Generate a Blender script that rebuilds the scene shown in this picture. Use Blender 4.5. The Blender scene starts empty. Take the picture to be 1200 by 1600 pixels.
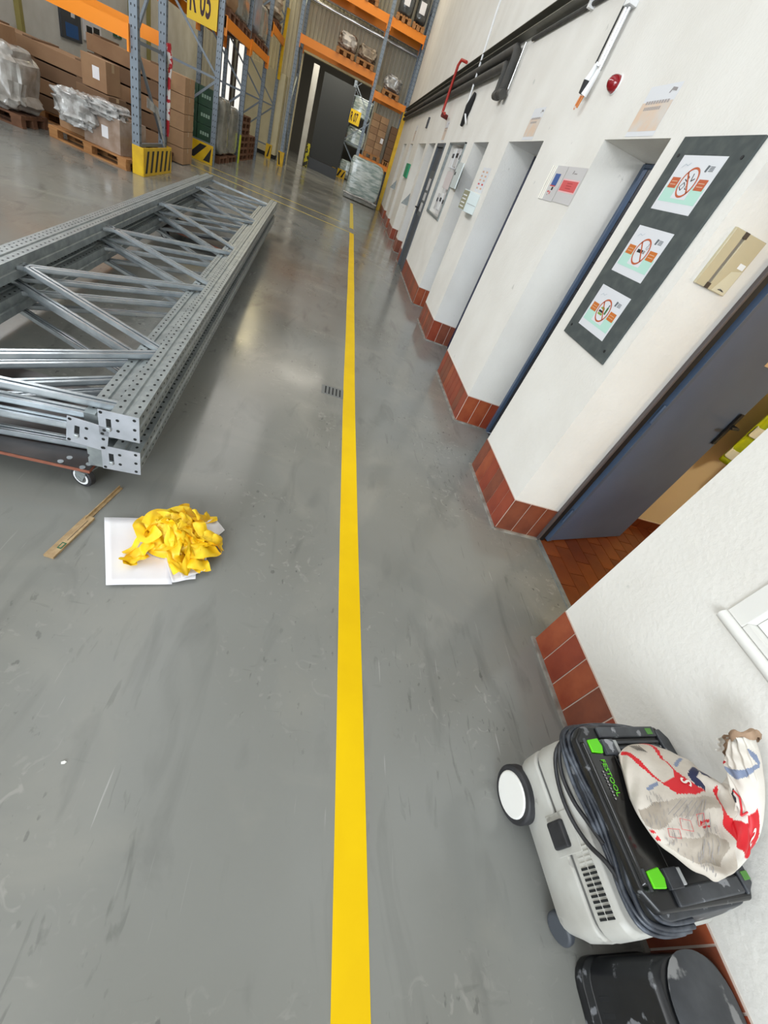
import bpy, bmesh, math, random
from mathutils import Vector, Matrix
rnd = random.Random(7)
S = bpy.context.scene
COL = S.collection
PI = math.pi

# ------------------------------------------------------------------ camera, world, exposure, big lights
cam = bpy.data.cameras.new('camera')
camo = bpy.data.objects.new('camera', cam)
COL.objects.link(camo)
cam.sensor_fit = 'VERTICAL'
cam.sensor_height = 24.0
cam.lens = 24.0 * 637.32 / 1600.0
cam.clip_start = 0.05
cam.clip_end = 200
camo.matrix_world = Matrix((
    (0.93722607, -0.22326248, -0.26788272, 0.0),
    (-0.05306797, 0.66792332, -0.74233566, 0.0),
    (0.34466082, 0.70995233, 0.61414706, 1.5),
    (0, 0, 0, 1)))
S.camera = camo

w = bpy.data.worlds.new('world')
S.world = w
w.use_nodes = True
bg = w.node_tree.nodes['Background']
bg.inputs[0].default_value = (0.75, 0.85, 1.0, 1)
bg.inputs[1].default_value = 0.3

S.view_settings.view_transform = 'Standard'
S.view_settings.look = 'None'
S.view_settings.gamma = 1.0
S.view_settings.use_curve_mapping = False
S.view_settings.exposure = -0.12


def area_light(name, loc, target, sx, sy, power, color=(1, 1, 1)):
    l = bpy.data.lights.new(name, 'AREA')
    l.shape = 'RECTANGLE'
    l.size = sx
    l.size_y = sy
    l.energy = power
    l.color = color
    o = bpy.data.objects.new(name, l)
    o.location = loc
    o.rotation_euler = (Vector(target) - Vector(loc)).to_track_quat('-Z', 'Y').to_euler()
    COL.objects.link(o)
    return o


area_light('daylight_gate', (-2.4, -6.6, 2.7), (-0.6, 4.0, 1.2), 5.0, 4.6, 820, (0.86, 0.93, 1.0))
area_light('window_band_left', (-5.9, 4.5, 4.6), (1.4, 4.5, 1.2), 12.0, 1.3, 560, (0.96, 0.98, 1.0))  # added side light to brighten the right wall; no window modelled there
area_light('skylight_near', (-2.2, 3.0, 6.9), (-2.2, 3.0, 0), 2.4, 8.0, 50, (0.97, 0.98, 1.0))
area_light('skylight_mid', (-2.0, 12.5, 6.9), (-2.0, 12.5, 0), 2.4, 7.0, 130, (1.0, 0.97, 0.91))
area_light('skylight_far', (-0.8, 17.9, 6.9), (-0.8, 17.9, 0), 3.6, 3.0, 110, (1.0, 0.92, 0.78))
area_light('skylight_gable', (-3.4, 21.4, 6.9), (-3.4, 21.5, 0), 1.6, 0.9, 110, (1.0, 0.86, 0.52))
area_light('gate_hall_lamp', (-1.2, 23.6, 4.9), (-1.2, 24.2, 0), 2.0, 1.0, 170, (1.0, 0.93, 0.80))  # added fill to brighten the dark gateway interior, no fixture there
area_light('gate_hall_lamp_far', (-0.2, 26.6, 4.9), (-0.2, 27.4, 0), 1.0, 1.0, 90, (1.0, 0.93, 0.80))  # second added fill, lifts the R 07 sign out of the dark
area_light('tiled_room_lamp', (2.2, 2.95, 2.17), (2.0, 3.1, 0), 0.3, 0.3, 5, (0.95, 0.97, 1.0))  # added fill so the tiles beyond the blue jamb show
area_light('side_room_lamp', (3.3, 0.6, 2.45), (3.2, 1.0, 0), 0.6, 0.4, 30, (1.0, 0.88, 0.68))

# ------------------------------------------------------------------ materials


def lin(c):
    return tuple(((v / 255.0) / 12.92 if v / 255.0 <= 0.04045 else ((v / 255.0 + 0.055) / 1.055) ** 2.4) for v in c) + (1.0,)


MATS = {}


def mat(name, col, rough=0.5, metal=0.0, col2=None, scale=8.0, lo=0.35, hi=0.65, bump=0.0, bscale=40.0,
        spec=0.5, stretch=(1, 1, 1), trans=0.0, alpha=1.0, coat=0.0, detail=6.0, col3=None, scale3=30.0, t3=0.62):
    if name in MATS:
        return MATS[name]
    m = bpy.data.materials.new(name)
    m.use_nodes = True
    nt = m.node_tree
    b = nt.nodes['Principled BSDF']
    b.inputs['Base Color'].default_value = lin(col)
    b.inputs['Roughness'].default_value = rough
    b.inputs['Metallic'].default_value = metal
    b.inputs['Specular IOR Level'].default_value = spec
    if trans:
        b.inputs['Transmission Weight'].default_value = trans
    if alpha < 1:
        b.inputs['Alpha'].default_value = alpha
    if coat:
        b.inputs['Coat Weight'].default_value = coat
        b.inputs['Coat Roughness'].default_value = 0.1
    tc = nt.nodes.new('ShaderNodeTexCoord')
    mp = nt.nodes.new('ShaderNodeMapping')
    mp.inputs['Scale'].default_value = stretch
    nt.links.new(tc.outputs['Object'], mp.inputs['Vector'])

    def ramp(sc, a, c, d=detail):
        n = nt.nodes.new('ShaderNodeTexNoise')
        n.inputs['Scale'].default_value = sc
        n.inputs['Detail'].default_value = d
        nt.links.new(mp.outputs['Vector'], n.inputs['Vector'])
        r = nt.nodes.new('ShaderNodeMapRange')
        r.inputs['From Min'].default_value = a
        r.inputs['From Max'].default_value = c
        nt.links.new(n.outputs['Fac'], r.inputs['Value'])
        return r.outputs['Result']

    last = None
    if col2 is not None:
        f = ramp(scale, lo, hi)
        mx = nt.nodes.new('ShaderNodeMix')
        mx.data_type = 'RGBA'
        mx.inputs['A'].default_value = lin(col)
        mx.inputs['B'].default_value = lin(col2)
        nt.links.new(f, mx.inputs['Factor'])
        last = mx.outputs['Result']
    if col3 is not None:
        f = ramp(scale3, t3, t3 + 0.04)
        mx = nt.nodes.new('ShaderNodeMix')
        mx.data_type = 'RGBA'
        mx.inputs['A'].default_value = lin(col)
        if last:
            nt.links.new(last, mx.inputs['A'])
        mx.inputs['B'].default_value = lin(col3)
        nt.links.new(f, mx.inputs['Factor'])
        last = mx.outputs['Result']
    if last:
        nt.links.new(last, b.inputs['Base Color'])
    if bump:
        n = nt.nodes.new('ShaderNodeTexNoise')
        n.inputs['Scale'].default_value = bscale
        n.inputs['Detail'].default_value = 4
        nt.links.new(mp.outputs['Vector'], n.inputs['Vector'])
        bp = nt.nodes.new('ShaderNodeBump')
        bp.inputs['Strength'].default_value = bump
        bp.inputs['Distance'].default_value = 0.01
        nt.links.new(n.outputs['Fac'], bp.inputs['Height'])
        nt.links.new(bp.outputs['Normal'], b.inputs['Normal'])
    MATS[name] = m
    return m


def floor_material():
    m = mat('floor_coating', (136, 138, 136), rough=0.3, spec=0.5)
    nt = m.node_tree
    b = nt.nodes['Principled BSDF']
    tc = nt.nodes['Texture Coordinate']

    def noise(sc, d=5.0, st=(1, 1, 1), rot=0.0, dist=0.0):
        mp = nt.nodes.new('ShaderNodeMapping')
        mp.inputs['Scale'].default_value = st
        mp.inputs['Rotation'].default_value = (0, 0, rot)
        nt.links.new(tc.outputs['Object'], mp.inputs['Vector'])
        n = nt.nodes.new('ShaderNodeTexNoise')
        n.inputs['Scale'].default_value = sc
        n.inputs['Detail'].default_value = d
        n.inputs['Distortion'].default_value = dist
        nt.links.new(mp.outputs['Vector'], n.inputs['Vector'])
        return n.outputs['Fac']

    def rng(x, a, c, lo=0.0, hi=1.0):
        r = nt.nodes.new('ShaderNodeMapRange')
        r.inputs['From Min'].default_value = a
        r.inputs['From Max'].default_value = c
        r.inputs['To Min'].default_value = lo
        r.inputs['To Max'].default_value = hi
        nt.links.new(x, r.inputs['Value'])
        return r.outputs['Result']

    def mix(a, col, f):
        mx = nt.nodes.new('ShaderNodeMix')
        mx.data_type = 'RGBA'
        if isinstance(a, tuple):
            mx.inputs['A'].default_value = lin(a)
        else:
            nt.links.new(a, mx.inputs['A'])
        mx.inputs['B'].default_value = lin(col)
        nt.links.new(f, mx.inputs['Factor'])
        return mx.outputs['Result']

    c = mix((134, 135, 131), (120, 119, 111), rng(noise(0.55, 4), 0.35, 0.7))
    c = mix(c, (148, 146, 137), rng(noise(1.6, 7, (1, 1, 1), 0.5, 1.2), 0.52, 0.72, 0, 0.5))
    c = mix(c, (98, 98, 95), rng(noise(3.0, 8, (2.2, 0.7, 1), 0.6, 0.8), 0.56, 0.74, 0, 0.5))

    def mul(x, y):
        n = nt.nodes.new('ShaderNodeMath')
        n.operation = 'MULTIPLY'
        nt.links.new(x, n.inputs[0])
        nt.links.new(y, n.inputs[1])
        return n.outputs[0]

    patch = rng(noise(1.1, 3), 0.46, 0.62)
    patch2 = rng(noise(0.9, 3, (1, 1, 1), 2.0), 0.48, 0.62)
    c = mix(c, (74, 74, 71), mul(patch, rng(noise(38, 3, (1, 0.5, 1), 0.7), 0.655, 0.70, 0, 0.7)))
    c = mix(c, (80, 80, 77), mul(patch, rng(noise(11, 3, (0.6, 3.0, 1), 0.35, 0.6), 0.66, 0.72, 0, 0.4)))
    c = mix(c, (84, 84, 80), mul(patch2, rng(noise(9, 4, (3.4, 0.6, 1), 0.9, 0.8), 0.63, 0.70, 0, 0.4)))
    c = mix(c, (184, 184, 179), mul(patch2, rng(noise(8, 2, (9.0, 0.4, 1), -0.55), 0.70, 0.74, 0, 0.45)))
    c = mix(c, (172, 170, 163), mul(patch, rng(noise(17, 5, (1, 1, 1), 0.2, 1.5), 0.60, 0.70, 0, 0.4)))
    nt.links.new(c, b.inputs['Base Color'])
    nt.links.new(rng(noise(1.3, 6), 0.3, 0.7, 0.10, 0.26), b.inputs['Roughness'])
    bp = nt.nodes.new('ShaderNodeBump')
    bp.inputs['Strength'].default_value = 0.05
    bp.inputs['Distance'].default_value = 0.01
    nt.links.new(noise(3.5, 6), bp.inputs['Height'])
    nt.links.new(bp.outputs['Normal'], b.inputs['Normal'])
    return m


M_floor = floor_material()
M_wall = mat('white_wall_paint', (234, 232, 226), 0.75, col2=(226, 223, 216), scale=2.2, bump=0.25, bscale=55, col3=(205, 204, 198), scale3=11, t3=0.70)
M_white = mat('white_paint', (232, 231, 226), 0.55)
M_grout = mat('skirting_grout', (206, 190, 178), 0.8)
M_sealant = mat('floor_sealant', (160, 158, 150), 0.6, col2=(120, 112, 104), scale=14)
M_tiles = [mat('terracotta_%s' % n, c, 0.32, col2=c2, scale=9, bump=0.05, bscale=25) for n, c, c2 in (
    ('red', (152, 70, 46), (132, 55, 36)), ('orange', (163, 84, 52), (140, 62, 38)), ('brown', (134, 74, 52), (112, 58, 42)))]
M_ftiles = [mat('quarry_tile_%s' % n, c, 0.3, col2=c2, scale=7) for n, c, c2 in (
    ('dark', (122, 62, 28), (104, 50, 24)), ('warm', (136, 70, 30), (112, 55, 24)), ('red', (112, 52, 26), (98, 44, 22)))]
M_fgrout = mat('room_floor_grout', (120, 72, 46), 0.8)
M_beige = mat('beige_room_paint', (224, 205, 165), 0.7)
M_blue = mat('blue_lacquer', (86, 104, 130), 0.35, col2=(78, 95, 120), scale=5)
M_slate = mat('slate_grey_door', (92, 110, 142), 0.4, col2=(84, 102, 134), scale=3)
M_navy = mat('navy_frame', (38, 46, 74), 0.4)
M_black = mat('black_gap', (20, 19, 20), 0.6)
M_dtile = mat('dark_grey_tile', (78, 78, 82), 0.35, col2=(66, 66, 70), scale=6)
M_dgrey = mat('dark_grey_paint', (66, 70, 76), 0.5)
M_galv = mat('galvanised_steel', (160, 166, 166), 0.38, 0.4, col2=(128, 135, 136), scale=16, lo=0.3, hi=0.7, stretch=(1, 1, 1), bump=0.05, bscale=60)
M_zinc = mat('bright_zinc', (205, 212, 216), 0.26, 0.6, col2=(180, 188, 193), scale=12)
M_plate = mat('foot_plate_zinc', (196, 200, 208), 0.42, 0.6, col2=(180, 185, 192), scale=14)
M_hole = mat('punched_hole', (22, 24, 24), 0.8)
M_rackgrey = mat('rack_post_grey', (128, 138, 148), 0.45, 0.5)
M_orange = mat('orange_beam', (245, 142, 12), 0.42)
M_yellow = mat('safety_yellow', (232, 190, 22), 0.45, col2=(214, 170, 20), scale=6)
M_tape = mat('yellow_floor_tape', (238, 198, 0), 0.5, col2=(230, 188, 0), scale=3, spec=0.2, bump=0.06, bscale=18)
M_tapefar = mat('worn_yellow_line', (214, 190, 60), 0.5)
M_bag_y = mat('yellow_foil', (255, 196, 16), 0.4, col2=(250, 214, 40), scale=12)
M_paper = mat('white_paper', (240, 239, 240), 0.6, col2=(232, 230, 234), scale=6)
M_card = mat('cardboard', (158, 124, 92), 0.75, col2=(146, 112, 82), scale=4)
M_card2 = mat('cardboard_light', (176, 140, 104), 0.75, col2=(160, 126, 94), scale=5)
M_cardd = mat('cardboard_dark', (118, 90, 66), 0.8)
M_tapeb = mat('parcel_tape', (176, 150, 116), 0.3)
M_wood = mat('pallet_wood', (182, 132, 82), 0.75, col2=(156, 106, 62), scale=10, stretch=(0.3, 3, 3))
M_woodd = mat('old_pallet_wood', (120, 82, 58), 0.8, col2=(98, 66, 46), scale=8)
M_rule = mat('rule_wood', (184, 158, 118), 0.5, col2=(160, 132, 94), scale=40)
M_wrap = mat('stretch_wrap', (204, 214, 211), 0.12, col2=(138, 158, 154), scale=3.2, lo=0.4, hi=0.62, bump=0.9, bscale=5, coat=0.6, stretch=(1, 1, 5))
M_wrapg = mat('grey_stretch_wrap', (150, 148, 138), 0.16, col2=(122, 122, 114), scale=6, bump=0.7, bscale=8, coat=0.6)
M_clear = mat('clear_film', (196, 196, 194), 0.1, col2=(150, 146, 142), scale=9, lo=0.4, hi=0.6, bump=1.0, bscale=14, coat=0.8)
M_green = mat('green_crate', (44, 78, 56), 0.45, col2=(36, 66, 48), scale=5)
M_cream = mat('cream_panel', (234, 224, 188), 0.5, col2=(218, 208, 172), scale=2)
M_corr = mat('cream_cladding', (196, 190, 170), 0.5)
M_concrete = mat('pale_concrete', (212, 211, 206), 0.8, col2=(200, 198, 191), scale=2.5)
M_ceil = mat('ceiling_sheet', (200, 200, 198), 0.7)
M_dark = mat('dark_gate', (52, 55, 56), 0.6)
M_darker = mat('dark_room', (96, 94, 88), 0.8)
M_vac = mat('vacuum_grey_plastic', (190, 190, 184), 0.42, col2=(176, 174, 167), scale=9, col3=(158, 156, 150), scale3=18, t3=0.64)
M_vacb = mat('vacuum_black_plastic', (20, 21, 23), 0.3, col2=(30, 31, 34), scale=10, col3=(110, 112, 116), scale3=20, t3=0.63)
M_vacd = mat('dusty_black_plastic', (44, 46, 50), 0.45, col2=(82, 85, 90), scale=9, lo=0.35, hi=0.7, col3=(150, 152, 156), scale3=24, t3=0.62)
M_rubber = mat('black_rubber', (34, 34, 36), 0.55, col2=(52, 52, 55), scale=20)
M_lime = mat('lime_green_plastic', (96, 206, 20), 0.35)
M_seam = mat('grey_seam', (96, 96, 94), 0.5)
M_cable = mat('dusty_black_cable', (46, 50, 58), 0.35, col2=(92, 98, 108), scale=24, lo=0.45, hi=0.7)
M_sack = mat('sack_paper', (212, 205, 194), 0.65, col2=(194, 184, 171), scale=7, bump=0.3, bscale=30)
M_sackw = mat('sack_paper_clean', (230, 226, 217), 0.6, col2=(216, 209, 198), scale=8, bump=0.25, bscale=28)
M_sackd = mat('sack_paper_dusty', (190, 180, 167), 0.75, col2=(158, 147, 133), scale=10, bump=0.3, bscale=30)
M_sackin = mat('sack_brown_liner', (178, 150, 124), 0.8, col2=(150, 122, 98), scale=12)
M_red = mat('print_red', (206, 30, 40), 0.5)
M_pblue = mat('print_blue', (128, 140, 166), 0.55)
M_pnavy = mat('print_navy', (36, 42, 76), 0.5)
M_pgrey = mat('print_grey', (150, 146, 146), 0.6)
M_pblack = mat('print_black', (28, 28, 30), 0.6)
M_pinkred = mat('print_pale_red', (212, 90, 92), 0.55)
M_mint = mat('print_mint', (182, 222, 208), 0.6)
M_rust = mat('print_rust', (190, 92, 52), 0.55)
M_ochre = mat('print_ochre', (200, 112, 40), 0.55)
M_peach = mat('print_peach', (214, 176, 148), 0.6)
M_sheet = mat('notice_sheet', (222, 224, 228), 0.5)
M_sheetg = mat('notice_sheet_grey', (208, 206, 206), 0.35)
M_felt = mat('dark_felt_board', (70, 76, 76), 0.85, col2=(82, 88, 86), scale=18, lo=0.4, hi=0.7)
M_acryl = mat('beige_acrylic', (196, 184, 152), 0.22, coat=0.5)
M_acryl2 = mat('beige_acrylic_light', (212, 204, 176), 0.3)
M_slot = mat('smoke_grey_slot', (132, 126, 116), 0.3)
M_brownclip = mat('brown_clip', (62, 50, 42), 0.5)
M_hivis = mat('hi_vis_yellow', (196, 206, 0), 0.6, col2=(160, 178, 0), scale=12)
M_reflect = mat('reflective_band', (240, 240, 220), 0.4)
M_pipeg = mat('dark_lagged_pipe', (58, 58, 56), 0.7, col2=(72, 70, 66), scale=8)
M_tray = mat('grey_cable_tray', (112, 110, 100), 0.55, col2=(96, 94, 86), scale=5)
M_redp = mat('red_pipe', (178, 48, 38), 0.5)
M_redlens = mat('red_lens', (140, 10, 24), 0.15, coat=0.6)
M_plasw = mat('white_plastic', (236, 237, 238), 0.4)
M_palegreen = mat('pale_green_enamel', (218, 228, 228), 0.35)
M_copper = mat('orange_terminal', (206, 120, 48), 0.4)
M_chrome = mat('steel_conduit', (206, 208, 210), 0.22, 0.8)
M_olive = mat('olive_label', (150, 148, 122), 0.6)
M_teal = mat('green_notice', (34, 150, 106), 0.5)
M_signblue = mat('sign_blue', (40, 90, 150), 0.5)
M_signgreen = mat('sign_green', (20, 92, 60), 0.5)
M_ply = mat('black_film_plywood', (34, 30, 30), 0.4, col2=(52, 44, 42), scale=12)
M_plye = mat('plywood_edge', (150, 92, 70), 0.7, col2=(120, 70, 54), scale=30, stretch=(1, 1, 8))
M_window = mat('frosted_pane', (238, 240, 240), 0.3)
M_glow = bpy.data.materials.new('daylit_pane')
M_glow.use_nodes = True
_b = M_glow.node_tree.nodes['Principled BSDF']
_b.inputs['Base Color'].default_value = (0.8, 0.82, 0.8, 1)
_b.inputs['Emission Color'].default_value = (1.0, 0.98, 0.93, 1)
_b.inputs['Emission Strength'].default_value = 0.9

# ------------------------------------------------------------------ mesh helpers


class MB:
    def __init__(s):
        s.v = []
        s.f = []
        s.m = []

    def add(s, vs, fs, mi=0):
        o = len(s.v)
        s.v += [tuple(x) for x in vs]
        for f in fs:
            s.f.append([i + o for i in f])
            s.m.append(mi)
        return s

    def box(s, x0, x1, y0, y1, z0, z1, mi=0):
        return s.add([(x0, y0, z0), (x1, y0, z0), (x1, y1, z0), (x0, y1, z0), (x0, y0, z1), (x1, y0, z1), (x1, y1, z1), (x0, y1, z1)],
                     [(0, 3, 2, 1), (4, 5, 6, 7), (0, 1, 5, 4), (1, 2, 6, 5), (2, 3, 7, 6), (3, 0, 4, 7)], mi)

    def obox(s, c, ax, ay, az, mi=0):
        c, ax, ay, az = map(Vector, (c, ax, ay, az))
        vs = [c + ax * i + ay * j + az * k for i, j, k in ((-1, -1, -1), (1, -1, -1), (1, 1, -1), (-1, 1, -1), (-1, -1, 1), (1, -1, 1), (1, 1, 1), (-1, 1, 1))]
        return s.add(vs, [(0, 3, 2, 1), (4, 5, 6, 7), (0, 1, 5, 4), (1, 2, 6, 5), (2, 3, 7, 6), (3, 0, 4, 7)], mi)

    def bar(s, p, q, wd, ht, up=(0, 0, 1), mi=0):
        p, q, up = Vector(p), Vector(q), Vector(up)
        d = q - p
        L = d.length
        d.normalize()
        sx = d.cross(up).normalized()
        uz = sx.cross(d)
        return s.obox((p + q) / 2, d * (L / 2), sx * (wd / 2), uz * (ht / 2), mi)

    def prism(s, poly, o, u, v, n, mi=0):
        """polygon in the (u,v) plane at o, thickness vector n"""
        o, u, v, n = map(Vector, (o, u, v, n))
        k = len(poly)
        a = [o + u * x + v * y for x, y in poly]
        vs = a + [p + n for p in a]
        fs = [list(range(k))[::-1], list(range(k, 2 * k))] + [(i, (i + 1) % k, k + (i + 1) % k, k + i) for i in range(k)]
        return s.add(vs, fs, mi)

    def flat(s, poly, o, u, v, mi=0):
        o, u, v = map(Vector, (o, u, v))
        return s.add([o + u * x + v * y for x, y in poly], [list(range(len(poly)))], mi)

    def tube(s, pts, r, n=8, mi=0, cap=True):
        pts = [Vector(p) for p in pts]
        rs = r if isinstance(r, (list, tuple)) else [r] * len(pts)
        rings = []
        prev = None
        for i, p in enumerate(pts):
            t = (pts[min(i + 1, len(pts) - 1)] - pts[max(i - 1, 0)]).normalized()
            if prev is None:
                a = Vector((0, 0, 1)) if abs(t.z) < 0.9 else Vector((1, 0, 0))
                x = t.cross(a).normalized()
            else:
                x = (prev - t * prev.dot(t)).normalized()
            prev = x
            y = t.cross(x)
            rings.append([p + (x * math.cos(2 * PI * k / n) + y * math.sin(2 * PI * k / n)) * rs[i] for k in range(n)])
        vs = [q for rg in rings for q in rg]
        fs = []
        for i in range(len(pts) - 1):
            for k in range(n):
                fs.append((i * n + k, i * n + (k + 1) % n, (i + 1) * n + (k + 1) % n, (i + 1) * n + k))
        if cap:
            fs.append(list(range(n))[::-1])
            fs.append([(len(pts) - 1) * n + k for k in range(n)])
        return s.add(vs, fs, mi)

    def disc(s, c, axis, r, h, n=20, mi=0, r2=None):
        c, axis = Vector(c), Vector(axis).normalized()
        return s.tube([c - axis * h / 2, c + axis * h / 2], [r, r if r2 is None else r2], n, mi)

    def loft(s, secs, mi=0, closed=True, cap=True):
        n = len(secs[0])
        vs = [p for sc in secs for p in sc]
        fs = []
        for i in range(len(secs) - 1):
            for k in range(n if closed else n - 1):
                fs.append((i * n + k, i * n + (k + 1) % n, (i + 1) * n + (k + 1) % n, (i + 1) * n + k))
        if cap and closed:
            fs.append(list(range(n))[::-1])
            fs.append([(len(secs) - 1) * n + k for k in range(n)])
        return s.add(vs, fs, mi)

    def build(s, name, mats, parent=None, bevel=0.0, smooth=False, seg=2, subsurf=0):
        me = bpy.data.meshes.new(name)
        me.from_pydata(s.v, [], s.f)
        if not isinstance(mats, (list, tuple)):
            mats = [mats]
        for m in mats:
            me.materials.append(m)
        me.polygons.foreach_set('material_index', s.m)
        bm = bmesh.new()
        bm.from_mesh(me)
        bmesh.ops.recalc_face_normals(bm, faces=bm.faces)
        bm.to_mesh(me)
        bm.free()
        if smooth:
            me.shade_smooth()
        me.update()
        o = bpy.data.objects.new(name, me)
        COL.objects.link(o)
        if parent is not None:
            o.parent = parent
            off = Vector((0, 0, 0))
            p = parent
            while p is not None:
                off += p.location
                p = p.parent
            o.location = -off
        if bevel:
            b = o.modifiers.new('bevel', 'BEVEL')
            b.width = bevel
            b.segments = seg
            b.limit_method = 'ANGLE'
            b.angle_limit = 0.6
            if not smooth:
                me.shade_smooth()
                me.set_sharp_from_angle(angle=0.7)
        elif smooth:
            me.set_sharp_from_angle(angle=0.9)
        if subsurf:
            sb = o.modifiers.new('subsurf', 'SUBSURF')
            sb.levels = subsurf
            sb.render_levels = subsurf
        return o


def thing(name, label, cat, loc=(0, 0, 0), group=None):
    o = bpy.data.objects.new(name, None)
    o.empty_display_size = 0.1
    COL.objects.link(o)
    o.location = loc
    return tag(o, label, cat, group)


def tag(o, label, cat, group=None):
    o['label'] = label
    o['category'] = cat
    if group:
        o['group'] = group
    return o


def struct(o):
    o['kind'] = 'structure'
    return o


def stuff(o):
    o['kind'] = 'stuff'
    return o


def copy_tree(o, parent=None, delta=None):
    c = o.copy()
    COL.objects.link(c)
    if parent is not None:
        c.parent = parent
    if delta is not None:
        c.location = Vector(o.location) + Vector(delta)
    for ch in [x for x in o.children]:
        copy_tree(ch, c)
    return c


def piece(mesh_obj, loc, parent, name, rot=None, scale=None, material=None):
    """a cheap copy that shares mesh data"""
    c = bpy.data.objects.new(name, mesh_obj)
    COL.objects.link(c)
    c.parent = parent
    c.location = loc
    if rot:
        c.rotation_euler = rot
    if scale:
        c.scale = scale
    if material:
        c.material_slots[0].link = 'OBJECT'
        c.material_slots[0].material = material
    return c


def text_obj(name, txt, size, o, u, v, m, parent, thick=0.0008, sx=1.0, shear=0.0, bold=0.0):
    """lettering: o = lower left corner, u = reading direction, v = letter up"""
    cu = bpy.data.curves.new(name, 'FONT')
    cu.body = txt
    cu.size = size
    cu.extrude = thick / 2
    cu.shear = shear
    cu.offset = bold
    cu.resolution_u = 3
    ob = bpy.data.objects.new(name, cu)
    COL.objects.link(ob)
    dg = bpy.context.evaluated_depsgraph_get()
    me = bpy.data.meshes.new_from_object(ob.evaluated_get(dg))
    COL.objects.unlink(ob)
    bpy.data.objects.remove(ob)
    u, v, o = Vector(u).normalized(), Vector(v).normalized(), Vector(o)
    n = u.cross(v)
    for vt in me.vertices:
        x, y, z = vt.co
        vt.co = o + u * x * sx + v * y + n * z
    me.materials.clear()
    me.materials.append(m)
    r = bpy.data.objects.new(name, me)
    COL.objects.link(r)
    if parent is not None:
        r.parent = parent
        off = Vector((0, 0, 0))
        p = parent
        while p is not None:
            off += p.location
            p = p.parent
        r.location = -off
    return r


def circ(cx, cy, rx, ry=None, n=24, a0=0.0, a1=2 * PI):
    ry = rx if ry is None else ry
    return [(cx + rx * math.cos(a0 + (a1 - a0) * k / n), cy + ry * math.sin(a0 + (a1 - a0) * k / n)) for k in range(n)]


def rect(x0, x1, y0, y1):
    return [(x0, y0), (x1, y0), (x1, y1), (x0, y1)]


def ring(mb, cx, cy, r0, r1, o, u, v, mi=0, n=32, a0=0.0, a1=2 * PI):
    o, u, v = map(Vector, (o, u, v))
    vs = []
    fs = []
    for k in range(n + 1):
        a = a0 + (a1 - a0) * k / n
        for r in (r0, r1):
            vs.append(o + u * (cx + r * math.cos(a)) + v * (cy + r * math.sin(a)))
    for k in range(n):
        fs.append((2 * k, 2 * k + 1, 2 * k + 3, 2 * k + 2))
    mb.add(vs, fs, mi)


def stroke(mb, pts, wd, o, u, v, mi=0):
    """a flat polyline of width wd in the (u,v) plane"""
    o, u, v = map(Vector, (o, u, v))
    for (x0, y0), (x1, y1) in zip(pts[:-1], pts[1:]):
        d = math.hypot(x1 - x0, y1 - y0) or 1e-6
        nx, ny = -(y1 - y0) / d * wd / 2, (x1 - x0) / d * wd / 2
        mb.flat([(x0 + nx, y0 + ny), (x1 + nx, y1 + ny), (x1 - nx, y1 - ny), (x0 - nx, y0 - ny)], o, u, v, mi)


# ------------------------------------------------------------------ the room shell
XW = 1.45          # face of the right wall
XN = 1.78          # back of its door niches
LZ = 2.06          # lintel height
fl_ = MB()
fl_.box(-7, XN, -7, 33, -0.15, 0)
fl_.box(XN, 4.5, 19.7, 33, -0.15, 0)
floor = struct(fl_.build('floor', M_floor))

# niche intervals along the right wall (open door, tiled door, navy door, ...)
NICHES = [(1.09, 1.92), (2.64, 3.36), (4.46, 5.49), (6.31, 7.12), (9.28, 10.12), (10.5, 11.47), (11.9, 13.32), (14.56, 15.32), (16.44, 17.41)]
PANEL = (7.57, 8.77, 1.14, 2.06)
segs = []
y = -7.0
for a, b in NICHES:
    segs.append((y, a))
    y = b
segs.append((y, 19.7))
wl = MB()
for a, b in segs:
    if a < 0.69 < b:           # the serving hatch in the nearest piece of wall
        wl.box(XW, XN, a, -0.45, 0, LZ)
        wl.box(XW, XN, 0.655, b, 0, LZ)
        wl.box(XW, XN, -0.45, 0.655, 0, 0.855)
        wl.box(XW, XN, -0.45, 0.655, 1.75, LZ)
        wl.box(XN - 0.12, XN, -0.45, 0.655, 0.855, 1.75)
    elif a < 8 < b:            # the meter recess
        wl.box(XW, XN, a, PANEL[0], 0, LZ)
        wl.box(XW, XN, PANEL[1], b, 0, LZ)
        wl.box(XW, XN, PANEL[0], PANEL[1], 0, PANEL[2])
        wl.box(XW + 0.16, XN, PANEL[0], PANEL[1], PANEL[2], LZ)
    else:
        wl.box(XW, XN, a, b, 0, LZ)
wl.box(XW, XN, -7, 19.7, LZ, 7.0)
wall_right = struct(wl.build('wall_right', M_wall))

# skirting of terracotta tiles: grout backing (structure) with single tiles as its children
TH = 0.262
tile_me = None


def tile_mesh(wd, name='tile'):
    m = MB().box(0, 0.005, 0, wd, 0.012, TH - 0.006)
    o = m.build(name, M_tiles[0])
    me = o.data
    bpy.data.objects.remove(o)
    return me


TME = {}


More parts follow.
